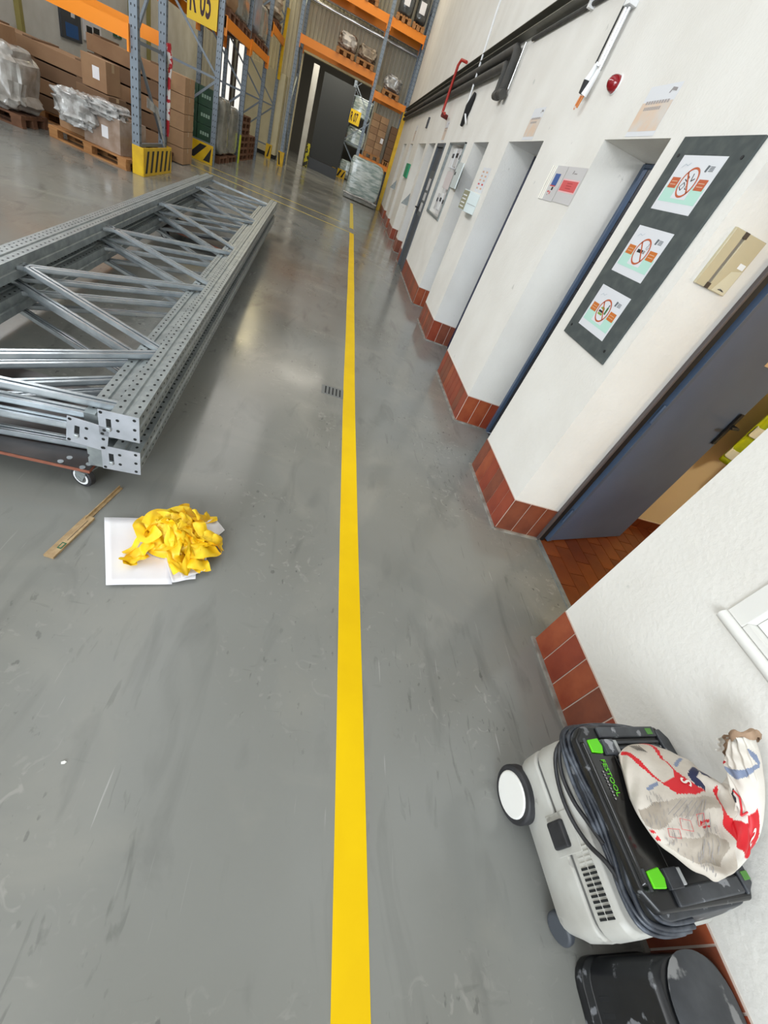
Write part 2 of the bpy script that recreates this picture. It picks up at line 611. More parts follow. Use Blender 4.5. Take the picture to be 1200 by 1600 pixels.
def skirting(name, p, q, normal):
    """tiles along the floor line p->q, normal = outward direction"""
    p, q, n = Vector(p), Vector(q), Vector(normal)
    d = q - p
    L = d.length
    d.normalize()
    g = MB()
    g.obox((p + q) / 2 + n * 0.001 + Vector((0, 0, TH / 2)), d * L / 2, n * 0.001, Vector((0, 0, TH / 2)))
    g.obox((p + q) / 2 + n * 0.012 + Vector((0, 0, 0.006)), d * (L / 2 + 0.01), n * 0.012, Vector((0, 0, 0.006)), 1)
    root = struct(g.build(name, [M_grout, M_sealant]))
    x = 0.0
    ang = math.atan2(d.y, d.x) - PI / 2
    while x < L - 0.02:
        wd = min(0.1165, L - x - 0.002)
        key = round(wd, 3)
        if key not in TME:
            TME[key] = tile_mesh(wd)
        c = p + d * (x + 0.002)
        # mesh x = outward
        flip = Vector((math.cos(ang), math.sin(ang), 0)).dot(n)
        r = (0, 0, ang if flip > 0 else ang)
        o = piece(TME[key], (c.x, c.y, 0.0), root, 'tile', r, (1 if flip > 0 else -1, 1, 1), rnd.choice(M_tiles))
        x += 0.1225
    return root


k = 0
for i, (a, b) in enumerate(segs):
    a2 = max(a, -1.3)
    skirting('baseboard_right' if k == 0 else 'baseboard_right.%03d' % k, (XW, b, 0), (XW, a2, 0), (-1, 0, 0))
    k += 1
    if i > 0:
        skirting('baseboard_right.%03d' % k, (XW, a2, 0), (XN - 0.005, a2, 0), (0, -1, 0))
        k += 1

# other shell walls
struct(MB().box(-6.2, -6.0, -7, 22, 0, 7.0).build('wall_left', M_concrete))
struct(MB().box(-7, 4.5, -7.2, -7.0, 0, 7.0).build('wall_back', M_concrete))
ce = MB()
ce.box(-7, 4.5, -7.2, 33, 7.0, 7.2)
struct(ce.build('ceiling', M_ceil))
# far wall, corrugated cladding with a gateway in it
GX0, GX1, GZ = -2.45, 0.35, 3.24
fw = MB()


def corrugated(mb, x0, x1, yy, z0, z1, pitch=0.14, dep=0.03, thick=0.12):
    n = max(1, int((x1 - x0) / pitch))
    pts = []
    for i in range(n):
        a = x0 + (x1 - x0) * i / n
        s_ = (x1 - x0) / n
        pts += [(a, 0), (a + s_ * 0.5, 0), (a + s_ * 0.62, dep), (a + s_ * 0.88, dep)]
    pts.append((x1, 0))
    vs = []
    for (x, dy) in pts:
        vs += [(x, yy + dy, z0), (x, yy + dy, z1)]
    mb.add(vs, [(2 * i, 2 * i + 2, 2 * i + 3, 2 * i + 1) for i in range(len(pts) - 1)])
    mb.box(x0, x1, yy + dep + 0.002, yy + thick, z0, z1)


corrugated(fw, -6.0, GX0, 22.0, 0, 7.0)
corrugated(fw, GX1, 4.5, 22.0, 0, 7.0)
corrugated(fw, GX0, GX1, 22.0, GZ, 7.0)
struct(fw.build('wall_far', M_corr))
gt = MB()
gt.box(GX0 - 0.12, GX0, 21.86, 22.16, 0, GZ + 0.14)
gt.box(GX1, GX1 + 0.12, 21.86, 22.16, 0, GZ + 0.14)
gt.box(GX0, GX1, 21.86, 22.16, GZ, GZ + 0.14)
struct(gt.build('trim_1', M_cream))
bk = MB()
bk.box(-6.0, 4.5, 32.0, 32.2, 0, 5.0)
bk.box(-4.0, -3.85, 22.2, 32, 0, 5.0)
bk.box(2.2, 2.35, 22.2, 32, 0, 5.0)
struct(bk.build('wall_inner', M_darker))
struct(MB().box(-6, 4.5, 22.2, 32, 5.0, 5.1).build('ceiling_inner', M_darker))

# ------------------------------------------------------------------ side room behind the open door
struct(MB().box(XN, 4.1, -0.6, 2.55, -0.15, -0.006).build('floor_2', M_fgrout))
fl2 = bpy.data.objects['floor_2']
ftm = {}
tl, tw = 0.245, 0.116
for i in range(15):
    xx = 1.812 + i * 0.120
    offy = 0.13 * (i % 2)
    j = 0
    yy = 0.55 - offy
    while yy < 2.40:
        L = min(tl - 0.005, 2.415 - yy)
        if L > 0.03:
            key = round(L, 3)
            if key not in ftm:
                t_ = MB().box(0, tw, 0, L, -0.006, 0.002).build('floor_tile', M_ftiles[0])
                ftm[key] = t_.data
                bpy.data.objects.remove(t_)
            piece(ftm[key], (xx, yy, 0), fl2, 'floor_tile', None, None, rnd.choice(M_ftiles))
        yy += tl
rw = MB()
rw.box(1.79, 4.1, 2.42, 2.55, 0, 2.6)
rw.box(4.0, 4.1, -0.6, 2.42, 0, 2.6)
rw.box(1.79, 4.1, -0.7, -0.6, 0, 2.6)
struct(rw.build('wall_side_room', M_beige))
struct(MB().box(1.79, 4.1, -0.6, 2.42, 2.5, 2.6).build('ceiling_2', M_white))
sk = struct(MB().box(2.6, 4.0, 2.412, 2.42, 0, 0.085).build('baseboard_side_room', M_grout))
for i in range(11):
    sk_t = MB().box(0, 0.121, -0.008, 0, 0, 0.083)
    if i == 0:
        o_ = sk_t.build('tile', M_ftiles[2])
        sk_me = o_.data
        bpy.data.objects.remove(o_)
    piece(sk_me, (2.62 + i * 0.124, 2.412, 0), sk, 'tile')
struct(MB().box(1.775, 1.808, 1.09, 1.92, -0.01, 0.006).build('trim_2', M_galv))

# door 1: blue, standing open into the side room
d1 = struct(thing('door_1', 'slate blue steel door standing open into the tiled side room', 'door', (1.875, 1.93, 0)))
del d1['category']
fr = MB()
fr.box(1.776, 1.79, 1.895, 1.918, 0, 2.055)
fr.box(1.776, 1.85, 1.092, 1.118, 0, 2.055)
fr.box(1.776, 1.85, 1.118, 1.895, 2.02, 2.055)
fr.build('door_frame', mat('brown_grey_frame', (92, 84, 84), 0.5), d1, 0.002)
MB().box(1.79, 1.832, 1.908, 1.918, 0, 2.05).build('door_seal', M_black, d1)  # black strip stands in for the shaded gap between frame and leaf
du = Vector((0.945, 0.327, 0)).normalized()
dn = Vector((du.y, -du.x, 0))      # towards -Y
h0 = Vector((1.858, 1.926, 0.012))
lf = MB()
c_ = h0 + du * 0.43 + Vector((0, 0, 1.0))
lf.obox(c_, du * 0.43, dn * 0.02, (0, 0, 1.0))
lf.build('door_leaf', M_slate, d1, 0.003)
ed = MB()
ed.obox(h0 - du * 0.002 + dn * 0.002 + Vector((0, 0, 1.0)), du * 0.003, dn * 0.025, (0, 0, 1.0))
ed.obox(h0 + du * 0.016 + dn * 0.0235 + Vector((0, 0, 1.0)), du * 0.016, dn * 0.0015, (0, 0, 1.0))
ed.build('edge_strip', M_blue, d1, 0.001)
for z in (0.24, 1.02, 1.8):
    MB().disc(h0 - du * 0.012 + dn * 0.02 + Vector((0, 0, z)), (0, 0, 1), 0.008, 0.11, 10).build('hinge', M_blue, d1)
ha = MB()
hp = h0 + du * 0.80 + dn * 0.03 + Vector((0, 0, 1.05))
ha.obox(hp - Vector((0, 0, 0.03)), du * 0.02, dn * 0.006, (0, 0, 0.11))
ha.tube([hp, hp + dn * 0.045, hp + dn * 0.05 - du * 0.11], 0.009)
ha.build('door_handle', M_pblack, d1, smooth=True)
pp = MB()
po = h0 + dn * 0.0212
pp.prism(rect(0, 0.21, 0, 0.30), po + du * 0.535 + Vector((0, 0, 1.40)), du, (0, 0, 1), dn * 0.001)
stroke(pp, [(0.02, 0.05), (0.19, 0.05)], 0.003, po + dn * 0.0012 + du * 0.535 + Vector((0, 0, 1.40)), du, (0, 0, 1), 1)
tag(pp.build('door_notice', [mat('warm_notice', (232, 208, 172), 0.6), M_pgrey]), 'cream paper notice taped on the open blue door leaf', 'notice')

# door 2: blue jamb with dark grey tiles beyond
d2 = struct(thing('door_2', '', '', (1.8, 3.0, 0)))
d2['label'] = 'narrow doorway with blue jamb and dark grey tiled reveal'
del d2['category']
f2 = MB()
f2.box(1.770, 1.802, 3.325, 3.358, 0, 2.055)
f2.box(1.770, 1.802, 2.642, 2.685, 0, 2.055)
f2.box(1.770, 1.802, 2.685, 3.325, 2.035, 2.055)
f2.build('door_frame', M_blue, d2, 0.003)
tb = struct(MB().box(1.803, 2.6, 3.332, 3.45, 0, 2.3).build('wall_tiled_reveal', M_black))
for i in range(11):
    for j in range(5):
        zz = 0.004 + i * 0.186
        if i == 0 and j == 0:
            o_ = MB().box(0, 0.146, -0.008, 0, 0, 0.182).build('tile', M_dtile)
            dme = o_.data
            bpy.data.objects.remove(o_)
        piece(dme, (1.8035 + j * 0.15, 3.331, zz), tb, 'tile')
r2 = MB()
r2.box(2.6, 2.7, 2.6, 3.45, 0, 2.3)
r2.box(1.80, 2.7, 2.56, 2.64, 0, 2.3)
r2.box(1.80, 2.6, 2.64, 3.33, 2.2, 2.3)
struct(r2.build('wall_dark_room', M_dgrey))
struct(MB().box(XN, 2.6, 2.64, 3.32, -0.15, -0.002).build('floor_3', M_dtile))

# closed doors in the other niches


def closed_door(n, a, b, leaf, frame, xf=XN, handle=True, label=None):
    d = struct(thing('door_%d' % n, label, '', (xf, (a + b) / 2, 0)))
    del d['category']
    f = MB()
    f.box(xf - 0.02, xf + 0.06, a + 0.002, a + 0.05, 0, 2.055)
    f.box(xf - 0.02, xf + 0.06, b - 0.05, b - 0.002, 0, 2.055)
    f.box(xf - 0.02, xf + 0.06, a + 0.05, b - 0.05, 2.0, 2.055)
    f.build('door_frame', frame, d, 0.003)
    MB().box(xf + 0.012, xf + 0.05, a + 0.053, b - 0.053, 0.01, 1.995).build('door_leaf', leaf, d, 0.003)
    if handle:
        h = MB()
        hy = a + 0.12
        h.box(xf + 0.004, xf + 0.013, hy - 0.02, hy + 0.02, 0.93, 1.15)
        h.tube([(xf + 0.01, hy, 1.05), (xf - 0.04, hy, 1.05), (xf - 0.045, hy + 0.11, 1.05)], 0.009)
        h.build('door_handle', M_pblack, d, smooth=True)
    return d


closed_door(3, 4.46, 5.49, M_slate, M_navy, label='closed slate door with a dark navy frame in the third niche')
closed_door(4, 6.31, 7.12, M_slate, M_white, label='closed slate door deep in the niche before the meter cabinet')
d5 = closed_door(5, 9.28, 10.12, mat('anthracite_door', (74, 80, 88), 0.4), mat('anthracite_frame', (82, 88, 95), 0.45), xf=1.452, handle=False, label='dark grey door almost flush with the wall carrying pale notices')
MB().box(1.4585, 1.464, 9.45, 9.95, 0.95, 1.66).build('window_pane', mat('grey_film', (92, 97, 100), 0.3), d5)
pe = thing('door_notice', 'three pale sheets taped on the dark grey flush door', 'notice', (1.458, 9.7, 1.0))
for z0, z1 in ((1.02, 1.16), (1.2, 1.32), (1.36, 1.54)):
    MB().box(1.4565, 1.4584, 9.58, 9.84, z0, z1).build('sheet', M_sheetg, pe)
hd = MB()
hd.box(1.452, 1.464, 10.0, 10.04, 0.95, 1.12)
hd.tube([(1.455, 10.02, 1.05), (1.40, 10.02, 1.05), (1.39, 9.90, 1.05)], 0.012)
hd.build('door_handle', M_pblack, d5, smooth=True)
closed_door(6, 10.5, 11.47, M_slate, M_white, label='closed grey door in the niche beyond the flush door')
closed_door(7, 11.9, 13.32, M_white, M_white, label='white double width door in the wide niche')
closed_door(8, 14.56, 15.32, M_white, M_white, label='white door in the last but one niche')
closed_door(9, 16.44, 17.41, M_white, M_white, label='white door in the last niche before the racks')

# serving hatch in the nearest wall
wn = struct(thing('window_1', 'white framed hatch with rounded sill above the vacuum', '', (XW, 0.2, 0.83)))
del wn['category']
MB().tube([(XW - 0.004, 0.70, 0.838), (XW - 0.004, -0.46, 0.838)], 0.018, 12).build('window_sill', M_white, wn, smooth=True)
fm = MB()
fm.box(XW - 0.006, XW + 0.05, 0.635, 0.70, 0.857, 1.75)
fm.box(XW - 0.006, XW + 0.05, -0.46, 0.635, 0.857, 0.880)
fm.box(XW - 0.006, XW + 0.05, -0.46, 0.635, 1.70, 1.75)
fm.build('window_frame', M_white, wn, 0.003)
MB().box(XW + 0.03, XW + 0.045, 0.40, 0.634, 0.882, 1.70).build('shutter_panel', M_white, wn, 0.002)
MB().box(XW + 0.06, XW + 0.07, -0.44, 0.634, 0.882, 1.70).build('window_pane', mat('brownish_pane', (150, 140, 128), 0.2), wn)

# ------------------------------------------------------------------ floor markings
def strip_on_floor(name, pts, wd, m, label, cat, z=0.0012):
    mb = MB()
    L = []
    R = []
    for i, p in enumerate(pts):
        p = Vector((p[0], p[1], 0))
        a = Vector((pts[max(i - 1, 0)][0], pts[max(i - 1, 0)][1], 0))
        b = Vector((pts[min(i + 1, len(pts) - 1)][0], pts[min(i + 1, len(pts) - 1)][1], 0))
        t = (b - a).normalized()
        n = Vector((-t.y, t.x, 0))
        L.append(p + n * wd / 2)
        R.append(p - n * wd / 2)
    k_ = len(pts)
    vs = [(q.x, q.y, z) for q in L] + [(q.x, q.y, z) for q in R] + [(q.x, q.y, 0.0) for q in L] + [(q.x, q.y, 0.0) for q in R]
    fs = [(i, i + 1, k_ + i + 1, k_ + i) for i in range(k_ - 1)]
    fs += [(i, i + 1, 2 * k_ + i + 1, 2 * k_ + i) for i in range(k_ - 1)]
    fs += [(k_ + i, k_ + i + 1, 3 * k_ + i + 1, 3 * k_ + i) for i in range(k_ - 1)]
    mb.add(vs, fs)
    return tag(mb.build(name, m), label, cat)


tp = []
for i in range(41):
    yy = -0.9 + i * (11.55 + 0.9) / 40
    xx = 0.462 - 0.0135 * (yy + 0.1) if yy < 2.75 else 0.4235 - 0.0034 * (yy - 2.75)
    tp.append((xx + 0.0012 * math.sin(yy * 3.1), yy))
strip_on_floor('floor_tape', tp, 0.101, M_tape, 'long bright yellow tape line running down the grey floor', 'tape')
strip_on_floor('floor_tape', [(0.385, 12.25), (0.35, 18.0)], 0.10, M_tapefar, 'short worn yellow tape line leading under the wrapped pallet', 'tape')
strip_on_floor('floor_line', [(-3.5, 11.62), (0.34, 11.56)], 0.045, M_tapefar, 'thin yellow line across the hall, nearer of the pair', 'line')
strip_on_floor('floor_line', [(-3.3, 12.42), (0.10, 12.6)], 0.045, M_tapefar, 'thin yellow line across the hall, farther of the pair', 'line')

dr_ = thing('floor_drain', 'small slotted steel drain grate beside the yellow tape', 'drain', (0.28, 3.16, 0))
MB().box(0.19, 0.372, 3.09, 3.245, 0, 0.002).build('grate', mat('drain_steel', (122, 124, 122), 0.5, 0.3), dr_)
for i in range(5):
    x_ = 0.222 + i * 0.030
    MB().box(x_ - 0.0055, x_ + 0.0055, 3.105, 3.23, 0.002, 0.0026).build('slot', M_hole, dr_)
ch = MB()
ch.prism([(0, 0), (0.008, 0.001), (0.011, 0.006), (0.005, 0.008), (-0.002, 0.005)], (-0.38, 0.42, 0.0), (1, 0, 0), (0, 1, 0), (0, 0, 0.004))
tag(ch.build('paint_chip', M_white), 'tiny white paint flake lying on the bare grey floor', 'chip')

# ------------------------------------------------------------------ things on the right wall
WU, WV, WN_ = Vector((0, -1, 0)), Vector((0, 0, 1)), Vector((-1, 0, 0))


def wall_sheet(name, y_left, y_right, z0, z1, depth, m, label, cat, base=XW, group=None, thick=0.0012):
    """an Empty at the lower left corner; returns (thing, plane origin) for the prints"""
    t = thing(name, label, cat, (base - depth, y_left, z0), group)
    MB().prism(rect(0, y_left - y_right, 0, z1 - z0), (base - depth + thick, y_left, z0), WU, WV, WN_ * thick).build('sheet', m, t)
    return t, Vector((base - depth - 0.0004, y_left, z0))


bd = thing('notice_board', 'tall dark grey felt board with three white prohibition notices', 'board', (XW, 2.26, 1.137))
MB().box(XW - 0.012, XW, 2.003, 2.512, 1.137, 2.060).build('panel', M_felt, bd, 0.001)
for yy, zz in ((2.47, 1.19), (2.045, 1.19), (2.47, 1.99), (2.045, 1.99)):
    MB().disc((XW - 0.013, yy, zz), (1, 0, 0), 0.007, 0.004, 10).build('screw', M_pblack, bd)

for n, (yl, yr, z0, z1) in enumerate(((2.425, 2.122, 1.782, 1.992), (2.425, 2.127, 1.50, 1.71), (2.415, 2.115, 1.217, 1.43))):
    lab = ('white notice with crossed out jewellery pictogram, top of the felt board',
           'white notice with crossed out cigarette pictogram, middle of the felt board',
           'white notice with crossed out burger and bottle, bottom of the felt board')[n]
    t, o = wall_sheet('prohibition_notice', yl, yr, z0, z1, 0.0125, M_sheet, lab, 'notice', thick=0.0004)
    W, Hh = yl - yr, z1 - z0
    b1 = MB()
    b1.flat(rect(0.012, W - 0.012, 0.035, 0.098), o, WU, WV)
    b1.build('mint_band', M_mint, t)
    o2 = o + WN_ * 0.0003
    b2 = MB()
    b2.flat(rect(W / 2 - 0.055, W / 2 + 0.055, 0.05, 0.12), o2, WU, WV)
    b2.build('white_field', M_sheet, t)
    o3 = o + WN_ * 0.0006
    b3 = MB()
    b3.flat(circ(W / 2, 0.112, 0.056), o3, WU, WV)
    b3.build('disc', M_sheet, t)
    o4 = o + WN_ * 0.0009
    for x0 in (0.022, W - 0.022 - 0.062):
        b4 = MB()
        b4.flat(rect(x0, x0 + 0.062, 0.088, 0.128), o3, WU, WV)
        b4.build('caption_box', M_rust if n == 0 else M_ochre, t)
    b5 = MB()
    for x0 in (0.022, W - 0.022 - 0.062):
        for zz in (0.100, 0.112):
            b5.flat(rect(x0 + 0.01, x0 + 0.052, zz, zz + 0.003), o4, WU, WV)
    b5.build('caption_line', M_peach, t)
    b6 = MB()
    cx, cy = W / 2, 0.112
    if n == 0:
        stroke(b6, [(cx - 0.038, cy - 0.018), (cx - 0.018, cy - 0.030), (cx - 0.006, cy - 0.012), (cx - 0.022, cy + 0.0), (cx - 0.038, cy - 0.018)], 0.004, o4, WU, WV)
        stroke(b6, [(cx - 0.03, cy + 0.012), (cx - 0.012, cy + 0.004), (cx - 0.008, cy + 0.018), (cx - 0.02, cy + 0.024)], 0.004, o4, WU, WV)
        stroke(b6, [(cx + 0.008, cy + 0.034), (cx + 0.016, cy + 0.006), (cx + 0.034, cy + 0.016)], 0.005, o4, WU, WV)
        ring(b6, cx + 0.012, cy - 0.018, 0.004, 0.008, o4, WU, WV, 0, 12)
    elif n == 1:
        b6.flat(rect(cx - 0.036, cx + 0.012, cy - 0.006, cy + 0.008), o4, WU, WV)
        b6.flat(rect(cx + 0.015, cx + 0.030, cy - 0.006, cy + 0.008), o4, WU, WV, 1)
        stroke(b6, [(cx + 0.024, cy + 0.014), (cx + 0.020, cy + 0.022), (cx + 0.028, cy + 0.03), (cx + 0.024, cy + 0.04)], 0.003, o4, WU, WV)
        stroke(b6, [(cx + 0.032, cy + 0.012), (cx + 0.036, cy + 0.024)], 0.003, o4, WU, WV)
    else:
        b6.flat(circ(cx - 0.014, cy + 0.002, 0.022, 0.014, 12, 0, PI), o4, WU, WV, 2)
        b6.flat(rect(cx - 0.038, cx + 0.010, cy - 0.012, cy - 0.002), o4, WU, WV, 0)
        b6.flat(rect(cx - 0.036, cx + 0.008, cy - 0.024, cy - 0.014), o4, WU, WV, 2)
        b6.flat(rect(cx + 0.018, cx + 0.034, cy - 0.012, cy + 0.022), o4, WU, WV, 3)
        b6.flat(rect(cx + 0.022, cx + 0.030, cy + 0.022, cy + 0.036), o4, WU, WV, 0)
    b6.build('pictogram', [M_pblack, M_pgrey, mat('print_olive', (128, 160, 60), 0.6), mat('print_dgreen', (60, 110, 60), 0.6)], t)
    o5 = o + WN_ * 0.0012
    b7 = MB()
    ring(b7, cx, cy, 0.049, 0.057, o5, WU, WV)
    stroke(b7, [(cx - 0.038, cy + 0.038), (cx + 0.038, cy - 0.038)], 0.008, o5, WU, WV)
    b7.build('prohibition_ring', M_rust, t)
    b8 = MB()
    b8.flat([(W - 0.090, 0.155), (W - 0.078, 0.153), (W - 0.070, 0.176), (W - 0.086, 0.178)], o3, WU, WV, 0)
    for q in range(4):
        stroke(b8, [(W - 0.066, 0.158 + q * 0.005), (W - 0.036, 0.158 + q * 0.005)], 0.0025, o3, WU, WV, 0)
    stroke(b8, [(0.04, 0.165), (0.055, 0.178), (0.075, 0.172), (0.09, 0.183)], 0.0025, o3, WU, WV, 1)
    b8.build('emblem', [mat('print_slate', (96, 104, 110), 0.6), mat('print_faint', (186, 196, 204), 0.6)], t)


def peach_notice(yl, yr, z0, z1, label):
    t, o = wall_sheet('door_notice', yl, yr, z0, z1, 0.0016, M_sheet, label, 'notice')
    W, Hh = yl - yr, z1 - z0
    g = MB()
    g.flat(rect(0.0, W, 0.022, Hh * 0.68), o, WU, WV, 0)
    g.build('photo_area', mat('notice_photo', (214, 206, 198), 0.5, col2=(222, 196, 172), scale=9), t)
    o2 = o + WN_ * 0.0004
    g = MB()
    for zz, a, b in ((Hh * 0.64, 0.12, 0.9), (Hh * 0.52, 0.16, 0.72)):
        for q in range(9):
            x0 = W * (a + (b - a) * q / 9)
            g.flat(rect(x0, x0 + W * (b - a) / 9 * 0.75, zz, zz + 0.014), o2, WU, WV)
    g.build('text_line', mat('print_soft_grey', (168, 160, 158), 0.6), t)
    g = MB()
    g.flat([(W * 0.72, Hh * 0.82), (W * 0.76, Hh * 0.82), (W * 0.78, Hh * 0.87), (W * 0.93, Hh * 0.84), (W * 0.93, Hh * 0.90), (W * 0.77, Hh * 0.93)], o2, WU, WV)
    g.build('emblem', M_pgrey, t)
    return t


peach_notice(3.12, 2.825, 2.07, 2.282, 'pale notice with peach photo area, above the tiled doorway')
peach_notice(5.08, 4.78, 2.07, 2.29, 'pale notice with peach photo area, above the third niche')
peach_notice(9.95, 9.65, 2.08, 2.36, 'narrow looking pale notice above the dark grey flush door')
peach_notice(15.0, 14.7, 2.10, 2.44, 'small pale notice above the white doors near the racks')

# two laminated sheets side by side
t, o = wall_sheet('laminated_sheet', 3.97, 3.685, 1.70, 1.912, 0.004, M_sheetg, 'laminated sheet with blue picture and curled white left edge', 'notice')
g = MB()
g.flat(rect(0.12, 0.22, 0.095, 0.165), o, WU, WV, 0)
g.flat(rect(0.11, 0.215, 0.088, 0.096), o, WU, WV, 1)
g.flat(rect(0.165, 0.195, 0.066, 0.086), o, WU, WV, 2)
g.flat(rect(0.115, 0.150, 0.050, 0.060), o, WU, WV, 1)
g.flat(rect(0.158, 0.178, 0.040, 0.058), o, WU, WV, 1)
g.flat(rect(0.060, 0.075, 0.09, 0.135), o, WU, WV, 3)
g.flat(rect(0.130, 0.142, 0.032, 0.040), o, WU, WV, 3)
g.build('picture', [mat('print_strong_blue', (58, 92, 156), 0.5), M_pinkred, M_pblack, M_pgrey], t)
g = MB()
for q, yq in enumerate((3.965, 3.925, 3.892)):
    g.tube([(XW - 0.006, yq, 1.702), (XW - 0.009, yq, 1.80), (XW - 0.006, yq, 1.910)], 0.006, 6)
g.build('curled_edge', mat('curl_white', (238, 234, 222), 0.4), t, smooth=True)
t, o = wall_sheet('laminated_sheet', 3.675, 3.365, 1.705, 1.912, 0.004, M_sheetg, 'laminated sheet with a big pale red rectangle', 'notice')
g = MB()
g.flat(rect(0.008, 0.292, 0.062, 0.138), o, WU, WV, 0)
g.flat(rect(0.018, 0.282, 0.070, 0.130), o + WN_ * 0.0003, WU, WV, 1)
for q in range(3):
    g.flat(rect(0.11, 0.20, 0.085 + q * 0.014, 0.090 + q * 0.014), o + WN_ * 0.0006, WU, WV, 2)
g.build('red_panel', [mat('print_pink', (238, 190, 192), 0.5), M_pinkred, mat('print_dark_red', (180, 60, 64), 0.5)], t)
g = MB()
g.flat([(0.11, 0.168), (0.128, 0.168), (0.135, 0.184), (0.12, 0.188)], o, WU, WV)
stroke(g, [(0.14, 0.171), (0.19, 0.171)], 0.006, o, WU, WV)
g.build('emblem', M_pgrey, t)

# beige acrylic leaflet plate in the open doorway, on the reveal facing the camera
ac = thing('acrylic_plate', 'beige acrylic plate with smoky slot inside the open doorway', 'plate', (1.60, 1.92, 1.69))
AU, AV, AN = Vector((1, 0, 0)), Vector((0, 0, 1)), Vector((0, -1, 0))
ao = Vector((1.515, 1.92, 1.585))
MB().prism(rect(0, 0.052, 0, 0.212), ao, AU, AV, AN * 0.016).build('side_panel', M_acryl, ac, 0.002)
MB().prism(rect(0.068, 0.168, 0, 0.212), ao, AU, AV, AN * 0.016).build('front_panel', M_acryl, ac, 0.002)
MB().prism(rect(0.0525, 0.0675, 0.004, 0.208), ao, AU, AV, AN * 0.010).build('slot', M_slot, ac)
for z0 in (0.0, 0.19):
    MB().prism(rect(0.049, 0.071, z0, z0 + 0.022), ao, AU, AV, AN * 0.018).build('clip', M_brownclip, ac)
MB().prism([(0.092, 0.003), (0.165, 0.003), (0.165, 0.10), (0.118, 0.085)], ao + AN * 0.016, AU, AV, AN * 0.0006).build('label_area', M_acryl2, ac)
MB().prism(rect(0.128, 0.160, 0.102, 0.122), ao + AN * 0.016, AU, AV, AN * 0.0008).build('sticker', M_plasw, ac)
MB().prism([(0.118, 0.012), (0.128, 0.020), (0.138, 0.012), (0.152, 0.012), (0.152, 0.015), (0.118, 0.015)], ao + AN * 0.0166, AU, AV, AN * 0.0004).build('emblem', M_pgrey, ac)

# alarm lens
al = thing('alarm_lens', 'dark red dome alarm lens on the white wall', 'alarm', (XW, 3.60, 2.33))
MB().disc((XW - 0.004, 3.60, 2.33), (1, 0, 0), 0.05, 0.008, 20).build('base', M_plasw, al)
m_ = MB()
secs = []
for q in range(6):
    a = q / 5 * PI / 2
    r_ = 0.045 * math.cos(a) + 0.0005
    secs.append([(XW - 0.008 - 0.055 * math.sin(a), 3.60 + r_ * math.cos(2 * PI * k_ / 16), 2.33 + r_ * math.sin(2 * PI * k_ / 16)) for k_ in range(16)])
m_.loft(secs)
m_.build('lens', M_redlens, al, smooth=True)

# steel conduits ending in a plug
cd = thing('conduit_pair', 'steel conduit pair ending in a plug with orange tip', 'conduit', (XW, 3.95, 2.26))
MB().tube([(1.425, 3.93, 2.42), (1.425, 3.92, 4.5), (1.425, 3.9, 6.8)], 0.011, 10).build('tube', M_chrome, cd, smooth=True)
MB().tube([(1.42, 3.965, 2.44), (1.42, 3.955, 4.5), (1.42, 3.94, 6.8)], 0.014, 10).build('tube', M_chrome, cd, smooth=True)
MB().tube([(1.40, 3.985, 2.45), (1.40, 3.972, 3.5), (1.40, 3.95, 6.8)], 0.006, 8).build('cable', M_pblack, cd, smooth=True)
for zz in (2.71, 3.8):
    MB().box(1.395, XW, 3.895, 3.99, zz, zz + 0.03).build('clamp', M_plasw, cd, 0.003)
MB().tube([(1.41, 3.985, 2.46), (1.41, 3.99, 2.40), (1.405, 4.0, 2.365)], [0.012, 0.022, 0.025], 12).build('collar', M_plasw, cd, smooth=True)
MB().tube([(1.405, 4.0, 2.365), (1.405, 4.0, 2.30)], [0.026, 0.02], 12).build('socket', M_pblack, cd, smooth=True)
MB().tube([(1.42, 3.93, 2.42), (1.415, 3.94, 2.35), (1.41, 3.955, 2.29)], [0.014, 0.018, 0.022], 12).build('plug', M_plasw, cd, smooth=True)
m_ = MB()
m_.tube([(1.41, 3.955, 2.29), (1.405, 3.965, 2.225)], 0.007, 8)
m_.tube([(1.405, 3.985, 2.29), (1.40, 3.985, 2.235)], 0.007, 8)
ring(m_, 0, 0, 0.008, 0.016, (1.40, 3.985, 2.228), (0, 1, 0), (0, 0, 1))
m_.build('terminal', M_copper, cd, smooth=True)

# cable tray with pipes along the wall
tr_ = thing('cable_tray', 'long grey cable tray running high along the wall', 'cable tray', (XW, 8, 2.9))
m_ = MB()
m_.prism([(0, 0), (0.09, 0), (0.09, 0.10), (0.085, 0.10), (0.085, 0.006), (0, 0.006)], (XW - 0.093, -3.0, 2.885), (1, 0, 0), (0, 0, 1), (0, 22.6, 0.05))
m_.box(XW - 0.093, XW - 0.003, -3.0, 19.6, 2.985, 2.99)
m_.build('channel', M_tray, tr_)
MB().tube([(XW - 0.02, -3, 2.86), (XW - 0.02, 6.1, 2.86)], 0.014, 8).build('cable', M_pipeg, tr_, smooth=True)
for yy in (4.7, 3.2):
    MB().box(XW - 0.045, XW, yy, yy + 0.04, 2.835, 2.885).build('bracket', M_plasw, tr_)
for n, (yy, zz, rr, xo) in enumerate(((6.38, 2.83, 0.045, 0.055), (6.60, 2.72, 0.042, 0.055))):
    t = tag(MB().tube([(XW - xo, 19.5, zz), (XW - xo, yy + 0.1, zz), (XW - xo, yy + 0.03, zz - 0.03), (XW - xo, yy, zz - 0.1), (XW - xo, yy, 2.52 + 0.02 * n),
                       (XW - xo, yy + (0.02 if n == 0 else 0.0), 2.49), (XW - xo - 0.01, yy + 0.02, 2.46), (XW - xo - 0.005, yy - 0.10, 2.45)], rr, 12).build('lagged_pipe', M_pipeg, smooth=True),
            ('dark lagged pipe under the tray, dropping nearer the camera', 'dark lagged pipe, lower and farther of the two drops')[n], 'pipe')
